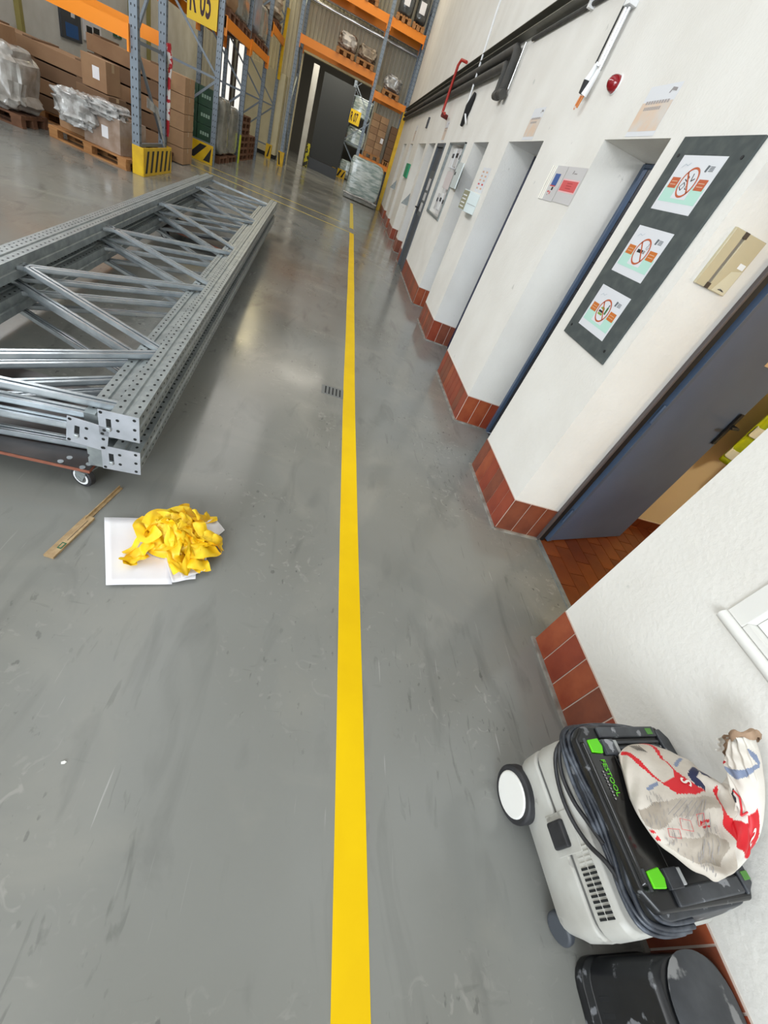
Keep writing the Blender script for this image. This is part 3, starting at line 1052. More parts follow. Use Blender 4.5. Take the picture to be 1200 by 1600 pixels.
tag(MB().tube([(XW - 0.03, 6.27, 2.86), (XW - 0.03, 6.27, 2.5)], 0.008, 8).build('thin_pipe', M_chrome, smooth=True), 'thin bright pipe beside the dark lagged pipe drop', 'pipe')
rp = thing('red_pipe', 'thin red pipe hanging below the cable tray', 'pipe', (XW, 10.03, 2.4))
MB().tube([(XW - 0.03, 9.85, 3.10), (XW - 0.10, 10.0, 3.12), (XW - 0.12, 10.05, 3.05), (XW - 0.12, 10.05, 2.45), (XW - 0.12, 9.75, 2.42)], 0.022, 8).build('tube', M_redp, rp, smooth=True)
MB().disc((XW - 0.06, 10.1, 2.42), (1, 0.4, 0), 0.035, 0.12, 10).build('valve', mat('dark_red_valve', (110, 34, 30), 0.5), rp)
wc = thing('white_cable', 'white cable hanging down the wall to a black inlet', 'cable', (XW, 8.22, 2.3))
MB().tube([(XW - 0.03, 8.3, 6.9), (XW - 0.10, 8.27, 3.4), (XW - 0.06, 8.22, 2.5), (XW - 0.05, 8.2, 2.38), (XW - 0.03, 8.0, 2.27)], 0.013, 8).build('cord', M_plasw, wc, smooth=True)
MB().tube([(XW - 0.03, 8.10, 2.60), (XW - 0.035, 8.17, 2.45), (XW - 0.03, 8.28, 2.25)], [0.02, 0.05, 0.022], 10).build('inlet', M_pblack, wc, smooth=True)
tag(MB().box(XW - 0.03, XW, 12.6, 12.75, 2.33, 2.52).build('door_sensor', M_dgrey, None, 0.004), 'small dark sensor block above the wide white niche', 'sensor')

# switch boxes between third and fourth niche
sb = thing('switch_box', 'pale blue grey switch box with olive label front', 'box', (XW, 6.0, 1.4))
MB().box(1.33, XW, 5.72, 6.05, 1.39, 1.585).build('housing', M_palegreen, sb, 0.004)
MB().box(1.327, 1.331, 5.74, 6.03, 1.40, 1.575).build('label_front', M_olive, sb)
m_ = MB()
for q in range(4):
    m_.box(1.3255, 1.327, 5.80, 5.99, 1.42 + q * 0.035, 1.432 + q * 0.035)
m_.build('text_line', M_plasw, sb)
MB().box(1.335, 1.44, 5.717, 5.72, 1.47, 1.474).build('seam', M_pgrey, sb)
for yl, yr, lab in ((6.07, 5.93, 'narrow pale strip sheet on the wall, left of two above the switch box'), (5.90, 5.72, 'narrow pale strip sheet on the wall, right of two above the switch box')):
    t, o = wall_sheet('strip_sheet', yl, yr, 1.60, 1.83, 0.002, M_sheet, lab, 'notice')
    g = MB()
    for q in range(5):
        g.flat(rect(0.03, 0.11, 0.03 + q * 0.038, 0.046 + q * 0.038), o, WU, WV, 1 if q == 1 else 0)
    g.build('text_line', [M_peach, M_pinkred], t)

# open meter cabinet
mc = thing('meter_cabinet', 'recessed meter cabinet with open pale green door flap', 'cabinet', (XW, 8.2, 1.14))
py0, py1, pz0, pz1 = PANEL
m_ = MB()
m_.box(XW - 0.02, XW + 0.02, py0 - 0.03, py0 + 0.012, pz0, pz1)
m_.box(XW - 0.02, XW + 0.02, py1 - 0.012, py1 + 0.03, pz0, pz1)
m_.box(XW - 0.02, XW + 0.02, py0 - 0.03, py1 + 0.03, pz0 - 0.03, pz0)
m_.box(XW - 0.02, XW + 0.02, py0 - 0.03, py1 + 0.03, pz1 - 0.02, pz1)
m_.build('frame', M_galv, mc, 0.002)
MB().box(XW + 0.13, XW + 0.158, py0 + 0.014, py1 - 0.014, pz0 + 0.002, pz1 - 0.022).build('back_panel', M_sheetg, mc)
MB().box(XW + 0.05, XW + 0.13, 7.75, 8.5, 1.50, 1.72).build('housing', mat('pale_pink_panel', (216, 206, 206), 0.5), mc)
for q, (a, b, z0, z1) in enumerate(((7.70, 7.92, 1.20, 1.44), (7.98, 8.18, 1.22, 1.44), (8.26, 8.44, 1.20, 1.42), (7.70, 7.86, 1.76, 1.98), (7.92, 8.14, 1.78, 2.0), (8.22, 8.44, 1.76, 2.0))):
    MB().box(XW + 0.02, XW + 0.13, a, b, z0, z1).build('breaker_block', M_plasw if q % 2 else M_sheetg, mc, 0.004)
    MB().box(XW + 0.012, XW + 0.02, a + 0.03, b - 0.06, (z0 + z1) / 2, (z0 + z1) / 2 + 0.05).build('switch', M_pblack if q in (1, 4) else M_dgrey, mc)
m_ = MB()
fd = Vector((-0.135, -1.1, 0)).normalized()
m_.prism([(0, 0), (1.08, 0), (1.08, 0.265), (0.5, 0.285), (0.22, 0.275), (0.06, 0.22), (0, 0.16)], (1.438, 7.60, 1.54), fd, (0, 0, 1), (0.012, -0.002, 0))
m_.build('door_flap', M_palegreen, mc, 0.002)
MB().disc(Vector((1.438, 7.60, 1.54)) + fd * 0.3 + Vector((-0.004, 0, 0.16)), (1, 0, 0), 0.02, 0.01, 10).build('lock', M_pblack, mc)
for q, (yy, zz) in enumerate(((11.7, 0.92), (15.9, 0.95))):
    m_ = MB()
    m_.prism([(0, 0), (0.16, 0), (0.02, 0.24)], (XW, yy, zz), (-1, 0, 0), (0, 0, 1), (0, -0.02, 0))
    tag(m_.build('wall_bracket', M_galv), ('triangular grey bracket on the wall beyond the flush door', 'small triangular bracket low on the wall near the racks')[q], 'bracket')
tag(MB().box(XW - 0.04, XW, 13.55, 14.3, 1.35, 1.64).build('green_notice', M_teal, None, 0.003), 'bright green notice plate on the wall near the racks', 'notice')

# ------------------------------------------------------------------ stack of galvanised rack frames on dollies
FA = 0.058
FO = Vector((-0.56, 1.5, 0))
FU = Vector((-math.sin(FA), math.cos(FA), 0))
FV = Vector((-math.cos(FA), -math.sin(FA), 0))
FZ = Vector((0, 0, 1))


def FW(u, v, z):
    return FO + FU * u + FV * v + FZ * z


def post(v0, z0, L, u0=0.0, w_=0.10, h_=0.10, flip=False):
    g = 0.007
    pr_ = [(0, 0), (w_, 0), (w_, h_ * .40), (w_ - g, h_ * .44), (w_ - g, h_ * .56), (w_, h_ * .60), (w_, h_), (w_ * .60, h_), (w_ * .56, h_ - g), (w_ * .44, h_ - g), (w_ * .40, h_), (0, h_),
           (0, h_ * .60), (g, h_ * .56), (g, h_ * .44), (0, h_ * .40)]
    if flip:
        pr_ = [(x, h_ - z) for x, z in pr_]
    m = MB()
    a = [FW(u0, v0 + x, z0 + z) for x, z in pr_]
    b = [FW(u0 + L, v0 + x, z0 + z) for x, z in pr_]
    m.loft([a, b])
    return m


def post_holes(v0, z0, L, u0=0.0, side=True, w_=0.10, h_=0.10):
    m = MB()
    n = int((L - 0.04) / 0.05)
    for i in range(n):
        uu = u0 + 0.03 + i * 0.05
        st = 0.0 if i % 2 else 0.0
        for q, fv in enumerate((0.2, 0.8)):
            c = FW(uu + (0.02 if q else 0) + st, v0 + w_ * fv, z0 + h_ + 0.0006)
            m.flat([(0.0085 * math.cos(t * PI / 3), 0.0058 * math.sin(t * PI / 3)) for t in range(6)], c, FU, FV)
            if side:
                c = FW(uu + (0.02 if q else 0), v0 - 0.0006, z0 + h_ * fv)
                m.flat([(0.0085 * math.cos(t * PI / 3), 0.0058 * math.sin(t * PI / 3)) for t in range(6)], c, FU, FZ)
    return m


def brace(p, q, wd=0.042, ht=0.025):
    p, q = Vector(p), Vector(q)
    d = (q - p).normalized()
    sx = d.cross(FZ).normalized()
    m = MB()
    m.obox((p + q) / 2 - FZ * (ht / 2 - 0.003), d * ((q - p).length / 2), sx * (wd / 2), FZ * 0.003)
    for s_ in (-1, 1):
        m.obox((p + q) / 2 + sx * s_ * (wd / 2 - 0.004), d * ((q - p).length / 2), sx * 0.004, FZ * (ht / 2))
        m.obox((p + q) / 2 + sx * s_ * (wd / 2 - 0.009) + FZ * (ht / 2 - 0.0015), d * ((q - p).length / 2), sx * 0.006, FZ * 0.0015)
    return m


BR = [(0.12, 0.08), (0.68, 0.02), (0.70, 1.27), (1.87, 1.22), (1.96, 2.52), (3.03, 2.42), (3.19, 3.96), (4.75, 3.86), (4.80, 5.62), (6.35, 5.52), (6.42, 6.53)]


def upright_frame(label, v0, z0, bz, L, plate=True, tilt=0.0, pz=None, du=0.0, holes=True):
    t = thing('rack_upright', label, 'rack frame', FW(0, v0, z0), 'galvanised upright frames stacked on dollies')
    post(v0, z0, L, du).build('post', M_galv, t)
    post(v0 + 0.95, z0, L, du).build('post', M_galv, t)
    if holes:
        stuff(post_holes(v0, z0, L, du).build('punched_holes', M_hole, t))
        stuff(post_holes(v0 + 0.95, z0, L, du, False).build('punched_holes', M_hole, t))
    for ur, ul in BR:
        brace(FW(ur + du, v0 + 0.085, bz + 0.0125), FW(ul + du, v0 + 0.965, bz + 0.0125)).build('brace', M_zinc, t)
    for ur, ul in BR[1:]:
        b = MB()
        c = FW(ur + du, v0 + 0.095, bz + 0.028)
        b.disc(c, (0, 0, 1), 0.009, 0.008, 8)
        b.build('bolt', M_zinc, t)
    if plate:
        for vc in (v0 + 0.07, v0 + 0.98):
            e1 = FV * math.cos(tilt) + FZ * math.sin(tilt) * 1.0
            e2 = FZ * math.cos(tilt) - FV * math.sin(tilt)
            c = FW(-0.006, vc, pz)
            k_ = [(-0.072, -0.06), (0.072, -0.06), (0.072, 0.06), (-0.072, 0.06)]
            m = MB()
            # plate with a real rectangular window near its inner edge
            xs = [-0.072, 0.028, 0.046, 0.072]
            zs = [-0.06, -0.028, 0.026, 0.06]
            for ix in range(3):
                for iz in range(3):
                    if ix == 1 and iz == 1:
                        continue
                    m.prism(rect(xs[ix], xs[ix + 1], zs[iz], zs[iz + 1]), c, e1, e2, FU * 0.004)
            pl = m.build('foot_plate', M_plate, t)
            m = MB()
            m.prism(rect(0.029, 0.045, -0.028, -0.012), c - FU * 0.010, e1, e2, FU * 0.012)
            m.build('tab', M_zinc, pl, 0.002)
            m = MB()
            for x, z in ((-0.055, 0.045), (-0.055, 0.0), (-0.055, -0.045), (0.005, 0.028), (0.005, -0.022), (0.062, 0.05), (0.062, -0.05)):
                m.flat(circ(x, z, 0.0065, None, 12), c - FU * 0.0006, e1, e2)
            m.flat(rect(0.029, 0.045, -0.012, 0.026), c + FU * 0.003, e1, e2)
            m.build('bolt_holes', M_hole, pl)
    return t


upright_frame('topmost galvanised rack frame of the stack, edge nearest the tape line', 0.0, 0.335, 0.376, 6.66, pz=0.378)
upright_frame('galvanised rack frame with tilted foot plate, second from top of the stack', 0.115, 0.27, 0.273, 6.62, tilt=0.13, pz=0.308, du=0.05)
upright_frame('galvanised rack frame directly below the topmost one, aligned with it', 0.0, 0.165, 0.241, 6.62, pz=0.207)
upright_frame('lowest galvanised rack frame, lying on the black dolly without foot plates', 0.105, 0.128, 0.131, 6.6, plate=False, du=0.02, holes=False)


def caster(parent, c, ang):
    m = MB()
    ax = (math.sin(ang), -math.cos(ang), 0)
    m.disc(c, ax, 0.050, 0.028, 24)
    wh = m.build('wheel', M_rubber, parent, 0.004)
    m = MB()
    m.disc(c, ax, 0.036, 0.031, 20)
    m.build('rim', M_plasw, wh)
    m = MB()
    m.disc(c, ax, 0.027, 0.033, 20)
    m.build('hub', M_seam, wh)
    f = MB()
    cv = Vector(c)
    av = Vector(ax)
    side = Vector((0, 0, 1)).cross(av)
    for s_ in (-1, 1):
        o_ = cv + av * s_ * 0.020
        f.prism([(-0.014, -0.012), (0.014, -0.012), (0.04, 0.053), (-0.02, 0.053)], o_, side, (0, 0, 1), av * 0.003)
    f.obox(cv + Vector((0, 0, 0.0525)) + side * 0.01, side * 0.035, av * 0.035, (0, 0, 0.0025))
    f.disc(cv, ax, 0.010, 0.05, 8)
    f.build('fork', M_galv, parent)


def dolly(label, x0, x1, y0, y1):
    t = thing('moving_dolly', label, 'dolly', ((x0 + x1) / 2, (y0 + y1) / 2, 0))
    MB().box(x0, x1, y0, y1, 0.110, 0.1265).build('deck', M_ply, t)
    e = MB()
    e.box(x0 - 0.002, x1 + 0.002, y0 - 0.002, y0, 0.1095, 0.124)
    e.box(x1, x1 + 0.002, y0, y1, 0.1095, 0.124)
    e.build('plywood_edge', M_plye, t)
    for cx, cy in ((x1 - 0.045, y0 + 0.04), (x0 + 0.06, y0 + 0.06), (x1 - 0.06, y1 - 0.06), (x0 + 0.06, y1 - 0.06)):
        caster(t, (cx, cy, 0.0505), -0.35)
    for q in ((x1 - 0.016, y0 + 0.037), (x1 - 0.028, y0 + 0.008), (x1 - 0.095, y0 + 0.05), (x1 - 0.112, y0 + 0.015)):
        MB().disc((q[0], q[1], 0.1272), (0, 0, 1), 0.011, 0.003, 12).build('bolt', M_zinc, t)
    return t


dolly('black plywood dolly on casters under the near end of the frame stack', -1.66, -0.752, 1.475, 2.10)
dolly('dark dolly hidden under the far end of the frame stack', -1.85, -1.0, 5.6, 6.2)

# ------------------------------------------------------------------ folding rule
fr_ = thing('folding_rule', 'wooden folding rule lying on the floor, one leg unfolded', 'ruler', (-0.66, 1.28, 0))
RD = Vector((0.075, 0.43, 0)).normalized()
RN = Vector((RD.y, -RD.x, 0))
ro = Vector((-0.752, 1.095, 0))
for q in range(5):
    MB().obox(ro + RD * 0.118 + RN * (q * 0.0034 + 0.003) + FZ * 0.0057, RD * 0.118, RN * 0.0015, FZ * 0.0055).build('segment', M_rule, fr_)
MB().obox(ro + RD * 0.118 + RN * 0.0145 + FZ * 0.0095 + RN * 0.012, RD * 0.118, RN * 0.0105, FZ * 0.0015).build('segment', M_rule, fr_)
MB().obox(ro + RD * 0.118 + RN * 0.0145 + FZ * 0.004 + RN * 0.012, RD * 0.118, RN * 0.0105, FZ * 0.0036).build('segment', M_rule, fr_)
MB().obox(ro + RD * 0.333 + RN * 0.011 + FZ * 0.009, RD * 0.118, RN * 0.0018, FZ * 0.008).build('segment', M_rule, fr_)
MB().obox(ro + RD * 0.333 + RN * 0.018 + FZ * 0.003, RD * 0.118, RN * 0.005, FZ * 0.0024).build('segment', M_rule, fr_)
MB().obox(ro + RD * 0.060 + RN * 0.0265 + FZ * 0.0115, RD * 0.016, RN * 0.008, FZ * 0.0004).build('green_mark', M_signgreen, fr_)
MB().obox(ro + RD * 0.060 + RN * 0.0265 + FZ * 0.0121, RD * 0.011, RN * 0.004, FZ * 0.0003).build('label_field', M_rule, fr_)
MB().obox(ro + RD * 0.150 + RN * 0.0265 + FZ * 0.0114, RD * 0.06, RN * 0.0008, FZ * 0.0003).build('scale_line', M_pblack, fr_)


# ------------------------------------------------------------------ paper and crumpled yellow tape
def paper(pts, z, label, curl=0.0, n=10):
    """quad sheet from 4 corners with a gentle ripple"""
    a, b, c, d = [Vector((p[0], p[1], 0)) for p in pts]
    m = MB()
    vs = []
    for i in range(n + 1):
        for j in range(n + 1):
            s_, t_ = i / n, j / n
            p = (a * (1 - s_) + b * s_) * (1 - t_) + (d * (1 - s_) + c * s_) * t_
            e = min(s_, 1 - s_, t_, 1 - t_)
            zz = z + 0.002 + 0.004 * (0.5 + 0.5 * math.sin(s_ * 7 + t_ * 4 + z * 900)) + curl * max(0, 0.12 - e) * 8 * 0.02
            vs.append((p.x, p.y, zz))
    k_ = n + 1
    fs = [(i * k_ + j, (i + 1) * k_ + j, (i + 1) * k_ + j + 1, i * k_ + j + 1) for i in range(n) for j in range(n)]
    m.add(vs, fs)
    o = m.build('paper_sheet', M_paper, None, 0, True)
    sd = o.modifiers.new('solid', 'SOLIDIFY')
    sd.thickness = 0.0006
    return tag(o, label, 'paper', 'white sheets under the yellow tape heap')


paper([(-0.645, 1.335), (-0.505, 1.005), (-0.292, 1.058), (-0.40, 1.40)], 0.0, 'largest white paper sheet, left under the yellow tape heap', 0.3)
paper([(-0.292, 1.062), (-0.215, 1.098), (-0.26, 1.30), (-0.40, 1.26)], 0.004, 'small crumpled white sheet at the near edge of the tape heap', 0.4)
paper([(-0.262, 1.082), (-0.190, 1.142), (-0.22, 1.32), (-0.36, 1.28)], 0.007, 'folded white sheet corner at the right edge of the tape heap', 0.6)
paper([(-0.22, 1.29), (-0.168, 1.395), (-0.225, 1.46), (-0.33, 1.36)], 0.0, 'white sheet corner poking out behind the tape heap', 0.6)

rt = random.Random(21)
heap = MB()
CX, CY = -0.342, 1.285


def dome(x, y):
    dx, dy = (x - CX) / 0.185, (y - CY) / 0.135
    r2 = dx * dx + dy * dy
    return 0.105 * max(0.0, 1 - r2) ** 0.6


# crumpled core
n1, n2 = 64, 40
vs = []
for i in range(n1 + 1):
    for j in range(n2 + 1):
        a = 2 * PI * i / n1
        r = j / n2
        x = CX + 0.140 * r * math.cos(a) * (1 + 0.12 * math.sin(3 * a + 1))
        y = CY + 0.100 * r * math.sin(a) * (1 + 0.12 * math.sin(3 * a + 1))
        fold = abs(math.sin(x * 48 + 2.2 * math.sin(y * 37))) * 0.020 + abs(math.sin(y * 63 + 2.0 * math.sin(x * 51 + 1))) * 0.012
        z = 0.012 + max(0.0, dome(x, y) * 0.72) * (0.8 + 0.2 * math.sin(x * 33 + y * 29)) + fold * (1 - r ** 3)
        vs.append((x, y, z if j < n2 else 0.010))
k2 = n2 + 1
heap.add(vs, [(i * k2 + j, (i + 1) * k2 + j, (i + 1) * k2 + j + 1, i * k2 + j + 1) for i in range(n1) for j in range(n2)])


def ribbon(cx, cy, ang, length, wd, z0, bend, amp, tw0, tw1, seed):
    """one loose length of tape: a curling, twisting band with a few sharp kinks"""
    rr = random.Random(seed)
    n = 34
    nw = 5
    p = Vector((cx, cy, 0))
    a = ang
    vs = []
    ph = rr.uniform(0, 6)
    curl = rr.uniform(-0.35, 0.35)
    k0 = rr.randint(8, 26)
    kink = rr.uniform(-0.9, 0.9)
    for i in range(n + 1):
        s_ = i / n
        a += bend / n + (kink if i == k0 else 0)
        p = p + Vector((math.cos(a), math.sin(a), 0)) * (length / n)
        tw = tw0 + (tw1 - tw0) * s_ + 0.25 * math.sin(s_ * 6 + ph)
        side = Vector((-math.sin(a), math.cos(a), 0))
        z = max(0.016, dome(p.x, p.y)) + z0 + amp * math.sin(s_ * PI * 1.3 + ph) ** 2
        for k_ in range(nw + 1):
            f = (k_ / nw - 0.5)
            up = FZ * math.cos(tw) - side * math.sin(tw)
            q = p + side * (f * wd * math.cos(tw)) + FZ * (f * wd * math.sin(tw)) + up * (curl * wd * (0.25 - f * f) * 2 + 0.0035 * math.sin(s_ * 17 + k_ * 1.3 + ph) * (1 if k_ % 2 else -0.4))
            vs.append((q.x, q.y, max(0.0105, z + q.z)))
    k3 = nw + 1
    heap.add(vs, [(i * k3 + k_, (i + 1) * k3 + k_, (i + 1) * k3 + k_ + 1, i * k3 + k_ + 1) for i in range(n) for k_ in range(nw)])


for q in range(30):
    a = rt.uniform(0, 2 * PI)
    r = math.sqrt(rt.random()) * 0.62
    x = CX + 0.15 * r * math.cos(a)
    y = CY + 0.11 * r * math.sin(a)
    ribbon(x, y, rt.uniform(0, 2 * PI), rt.uniform(0.10, 0.19), rt.uniform(0.036, 0.056), rt.uniform(-0.008, 0.010), rt.uniform(-4.2, 4.2), rt.uniform(0.004, 0.028), rt.uniform(-1.0, 1.0), rt.uniform(-1.3, 1.3), q)
# the loops and tails that stick out
ribbon(-0.40, 1.20, 3.5, 0.13, 0.050, 0.003, 0.9, 0.010, 0.3, -0.5, 101)
ribbon(-0.41, 1.165, 3.9, 0.10, 0.045, 0.003, -0.8, 0.010, 0.2, 0.7, 102)
ribbon(-0.28, 1.20, -0.2, 0.13, 0.06, 0.006, 0.9, 0.02, 0.2, 0.6, 103)
ribbon(-0.30, 1.17, -0.5, 0.12, 0.055, 0.004, 1.2, 0.02, -0.3, 0.4, 104)
ribbon(-0.27, 1.25, 0.1, 0.12, 0.065, 0.006, -0.6, 0.02, 0.1, 0.5, 105)
ribbon(-0.29, 1.33, 0.9, 0.10, 0.05, 0.02, 0.4, 0.03, 0.9, 1.3, 106)
ribbon(-0.37, 1.355, 2.2, 0.13, 0.045, 0.012, -1.6, 0.012, 0.4, 1.0, 107)
ribbon(-0.45, 1.25, 1.7, 0.20, 0.045, 0.016, -1.9, 0.016, 0.2, 0.5, 108)
ribbon(-0.34, 1.37, 1.2, 0.08, 0.05, 0.015, 0.6, 0.02, 1.0, 0.4, 109)
ho = heap.build('tape_heap', M_bag_y, None, 0, False)
ho.data.shade_smooth()
ho.data.set_sharp_from_angle(angle=1.0)
tag(ho, 'heap of crumpled yellow floor tape lying on white papers', 'tape')


# ------------------------------------------------------------------ dust extractor (vacuum) by the wall
VA = math.radians(5.0)
vac = thing('vacuum', 'grey and black workshop vacuum with lime latches standing by the wall', 'vacuum', (1.212, 0.262, 0))
vac.rotation_euler = (0, 0, VA)


def LB(mb, name, mats, parent, *a, **k_):
    o = mb.build(name, mats, parent, *a, **k_)
    o.location = (0, 0, 0)
    return o


def rrect(x0, x1, y0, y1, r, z, n=5):
    pts = []
    for cx, cy, a0 in ((x1 - r, y1 - r, 0), (x0 + r, y1 - r, PI / 2), (x0 + r, y0 + r, PI), (x1 - r, y0 + r, 1.5 * PI)):
        for q in range(n + 1):
            a = a0 + PI / 2 * q / n
            pts.append((cx + r * math.cos(a), cy + r * math.sin(a), z))
    return pts


m = MB()
m.loft([rrect(-0.13, 0.175, -0.20, 0.18, 0.04, 0.055), rrect(-0.148, 0.185, -0.225, 0.20, 0.045, 0.075), rrect(-0.158, 0.19, -0.238, 0.212, 0.05, 0.13),
        rrect(-0.166, 0.192, -0.245, 0.218, 0.05, 0.16), rrect(-0.168, 0.194, -0.248, 0.22, 0.05, 0.232), rrect(-0.163, 0.190, -0.243, 0.216, 0.05, 0.238)])
LB(m, 'tub', M_vac, vac, 0.004, smooth=True)
m = MB()
m.loft([rrect(-0.160, 0.188, -0.240, 0.213, 0.05, 0.236), rrect(-0.160, 0.188, -0.240, 0.213, 0.05, 0.252)])
LB(m, 'seam', M_seam, vac, smooth=True)
m = MB()
m.loft([rrect(-0.163, 0.190, -0.243, 0.216, 0.05, 0.25), rrect(-0.168, 0.194, -0.248, 0.22, 0.05, 0.256), rrect(-0.165, 0.192, -0.245, 0.217, 0.05, 0.33), rrect(-0.155, 0.188, -0.237, 0.212, 0.05, 0.345)])
LB(m, 'upper_housing', M_vac, vac, 0.003, smooth=True)
m = MB()
m.loft([rrect(-0.135, 0.186, -0.238, 0.205, 0.05, 0.335), rrect(-0.130, 0.186, -0.230, 0.200, 0.05, 0.40), rrect(-0.150, 0.188, -0.22, 0.20, 0.04, 0.446)])
LB(m, 'motor_base', M_vacd, vac, 0.003, smooth=True)
# black lid with a raised rim, recessed deck and a glossy front bar
rim = [(-0.192, -0.16), (-0.16, -0.205), (0.165, -0.215), (0.188, -0.19), (0.190, 0.17), (0.165, 0.205), (-0.15, 0.21), (-0.19, 0.175)]
m = MB()
m.prism(rim, (0, 0, 0.446), (1, 0, 0), (0, 1, 0), (0, 0, 0.030))
lid = LB(m, 'lid', M_vacb, vac, 0.008, seg=3)
m = MB()
m.loft([[(-0.186, -0.155, 0.474), (-0.080, -0.165, 0.474), (-0.076, 0.175, 0.474), (-0.184, 0.165, 0.474)],
        [(-0.180, -0.150, 0.488), (-0.086, -0.158, 0.490), (-0.082, 0.168, 0.490), (-0.178, 0.160, 0.488)]])
bar_ = LB(m, 'front_bar', mat('gloss_black_plastic', (14, 14, 15), 0.16, coat=0.5, col3=(120, 122, 126), scale3=26, t3=0.76), vac, 0.004, seg=3)
m = MB()
m.prism([(0.150, -0.205), (0.184, -0.185), (0.186, 0.165), (0.165, 0.195), (0.145, 0.19)], (0, 0, 0.474), (1, 0, 0), (0, 1, 0), (0, 0, 0.012))
LB(m, 'rear_rail', M_vacd, vac, 0.004)
for y0, y1 in ((-0.20, -0.165), (0.172, 0.203)):
    m = MB()
    m.prism(rect(-0.10, 0.14, y0, y1), (0, 0, 0.474), (1, 0, 0), (0, 1, 0), (0, 0, 0.012))
    LB(m, 'end_rail', M_vacd, vac, 0.004)
for q in range(9):
    m = MB()
    yy = 0.03 + q * 0.0155
    m.box(-0.070, 0.135, yy, yy + 0.008, 0.475, 0.484)
    LB(m, 'rib', M_vacd, vac, 0.002)
for yy in (-0.165, 0.128):
    m = MB()
    m.prism([(-0.168, yy + 0.004), (-0.130, yy), (-0.122, yy + 0.018), (-0.128, yy + 0.040), (-0.168, yy + 0.036)], (0, 0, 0.489), (1, 0, 0), (0, 1, 0), (0, 0, 0.007))
    la = LB(m, 'latch', M_lime, vac, 0.002)
    m = MB()
    m.prism(rect(-0.178, -0.171, yy, yy + 0.042), (0, 0, 0.487), (1, 0, 0), (0, 1, 0), (0, 0, 0.005))
    LB(m, 'latch_edge', M_vacd, vac, 0.001)
    m = MB()
    m.prism(rect(-0.118, -0.075, yy - 0.004, yy + 0.036), (0, 0, 0.486), (1, 0, 0), (0, 1, 0), (0, 0, 0.014))
    LB(m, 'latch_mount', M_vacd, vac, 0.002)
    m = MB()
    m.prism(rect(-0.072, -0.058, yy, yy + 0.034), (0, 0, 0.478), (1, 0, 0), (0, 1, 0), (0, 0, 0.018))
    LB(m, 'latch_stop', mat('pale_dusty', (176, 178, 178), 0.5), vac, 0.002)
for x0, yy in ((0.158, -0.178), (0.10, 0.178)):
    m = MB()
    m.prism(rect(x0, x0 + 0.024, yy, yy + 0.018), (0, 0, 0.485), (1, 0, 0), (0, 1, 0), (0, 0, 0.003))
    LB(m, 'small_latch', mat('dusty_lime', (90, 150, 66), 0.5), vac, 0.001)
lt = text_obj('lettering', 'FESTOOL', 0.0205, (-0.148, 0.114, 0.4915), (0, -1, 0), (1, 0, 0), M_lime, None, 0.0006, 1.06, 0, 0.0)
lt.parent = vac
m = MB()
for q in range(9):
    m.prism(rect(0, 0.0045, 0, 0.0045), (-0.160, 0.085 - q * 0.0080, 0.4905), (1, 0, 0), (0, -1, 0), (0, 0, 0.0005))
LB(m, 'small_lettering', M_pgrey, vac)
# wheels
m = MB()
m.disc((-0.168, 0.128, 0.089), (1, 0, 0), 0.089, 0.042, 36)
wh = LB(m, 'rear_wheel', M_rubber, vac, 0.008, seg=3)
m = MB()
m.disc((-0.187, 0.128, 0.089), (1, 0, 0), 0.071, 0.014, 32)
LB(m, 'wheel_cap', M_white, wh, 0.005, seg=3)
m = MB()
m.disc((0.178, 0.128, 0.089), (1, 0, 0), 0.089, 0.030, 30)
LB(m, 'rear_wheel', M_rubber, vac, 0.008)
for xx in (-0.125, 0.15):
    m = MB()
    m.disc((xx, -0.205, 0.043), (1, 0.25, 0), 0.042, 0.028, 24)
    LB(m, 'caster_wheel', M_dgrey, vac, 0.008, seg=3)
# latch clip in the middle of the long side with its pale recess
m = MB()
m.prism(rect(-0.062, 0.040, 0.195, 0.305), (-0.1655, 0, 0), (0, 1, 0), (0, 0, 1), (-0.0035, 0, 0))
LB(m, 'clip_recess', M_vac, vac, 0.002)
m = MB()
m.prism(rect(-0.046, 0.022, 0.206, 0.272), (-0.167, 0, 0), (0, 1, 0), (0, 0, 1), (-0.018, 0, 0))
LB(m, 'side_clip', M_rubber, vac, 0.007, seg=3)
# vent slots
for cidx, z0 in enumerate((0.272, 0.302)):
    for q in range(10):
        m = MB()
        yy = -0.098 - q * 0.0112
        m.box(-0.1690, -0.164, yy - 0.0028, yy + 0.0028, z0, z0 + 0.024)
        LB(m, 'vent_slot', M_hole, vac)
for cidx, z0 in enumerate((0.272, 0.302)):
    for q in range(4):
        m = MB()
        yy = -0.053 - q * 0.0112
        m.box(-0.1682, -0.164, yy - 0.0026, yy + 0.0026, z0, z0 + 0.024)
        LB(m, 'blind_slot', mat('blind_slot_grey', (188, 187, 180), 0.5), vac)
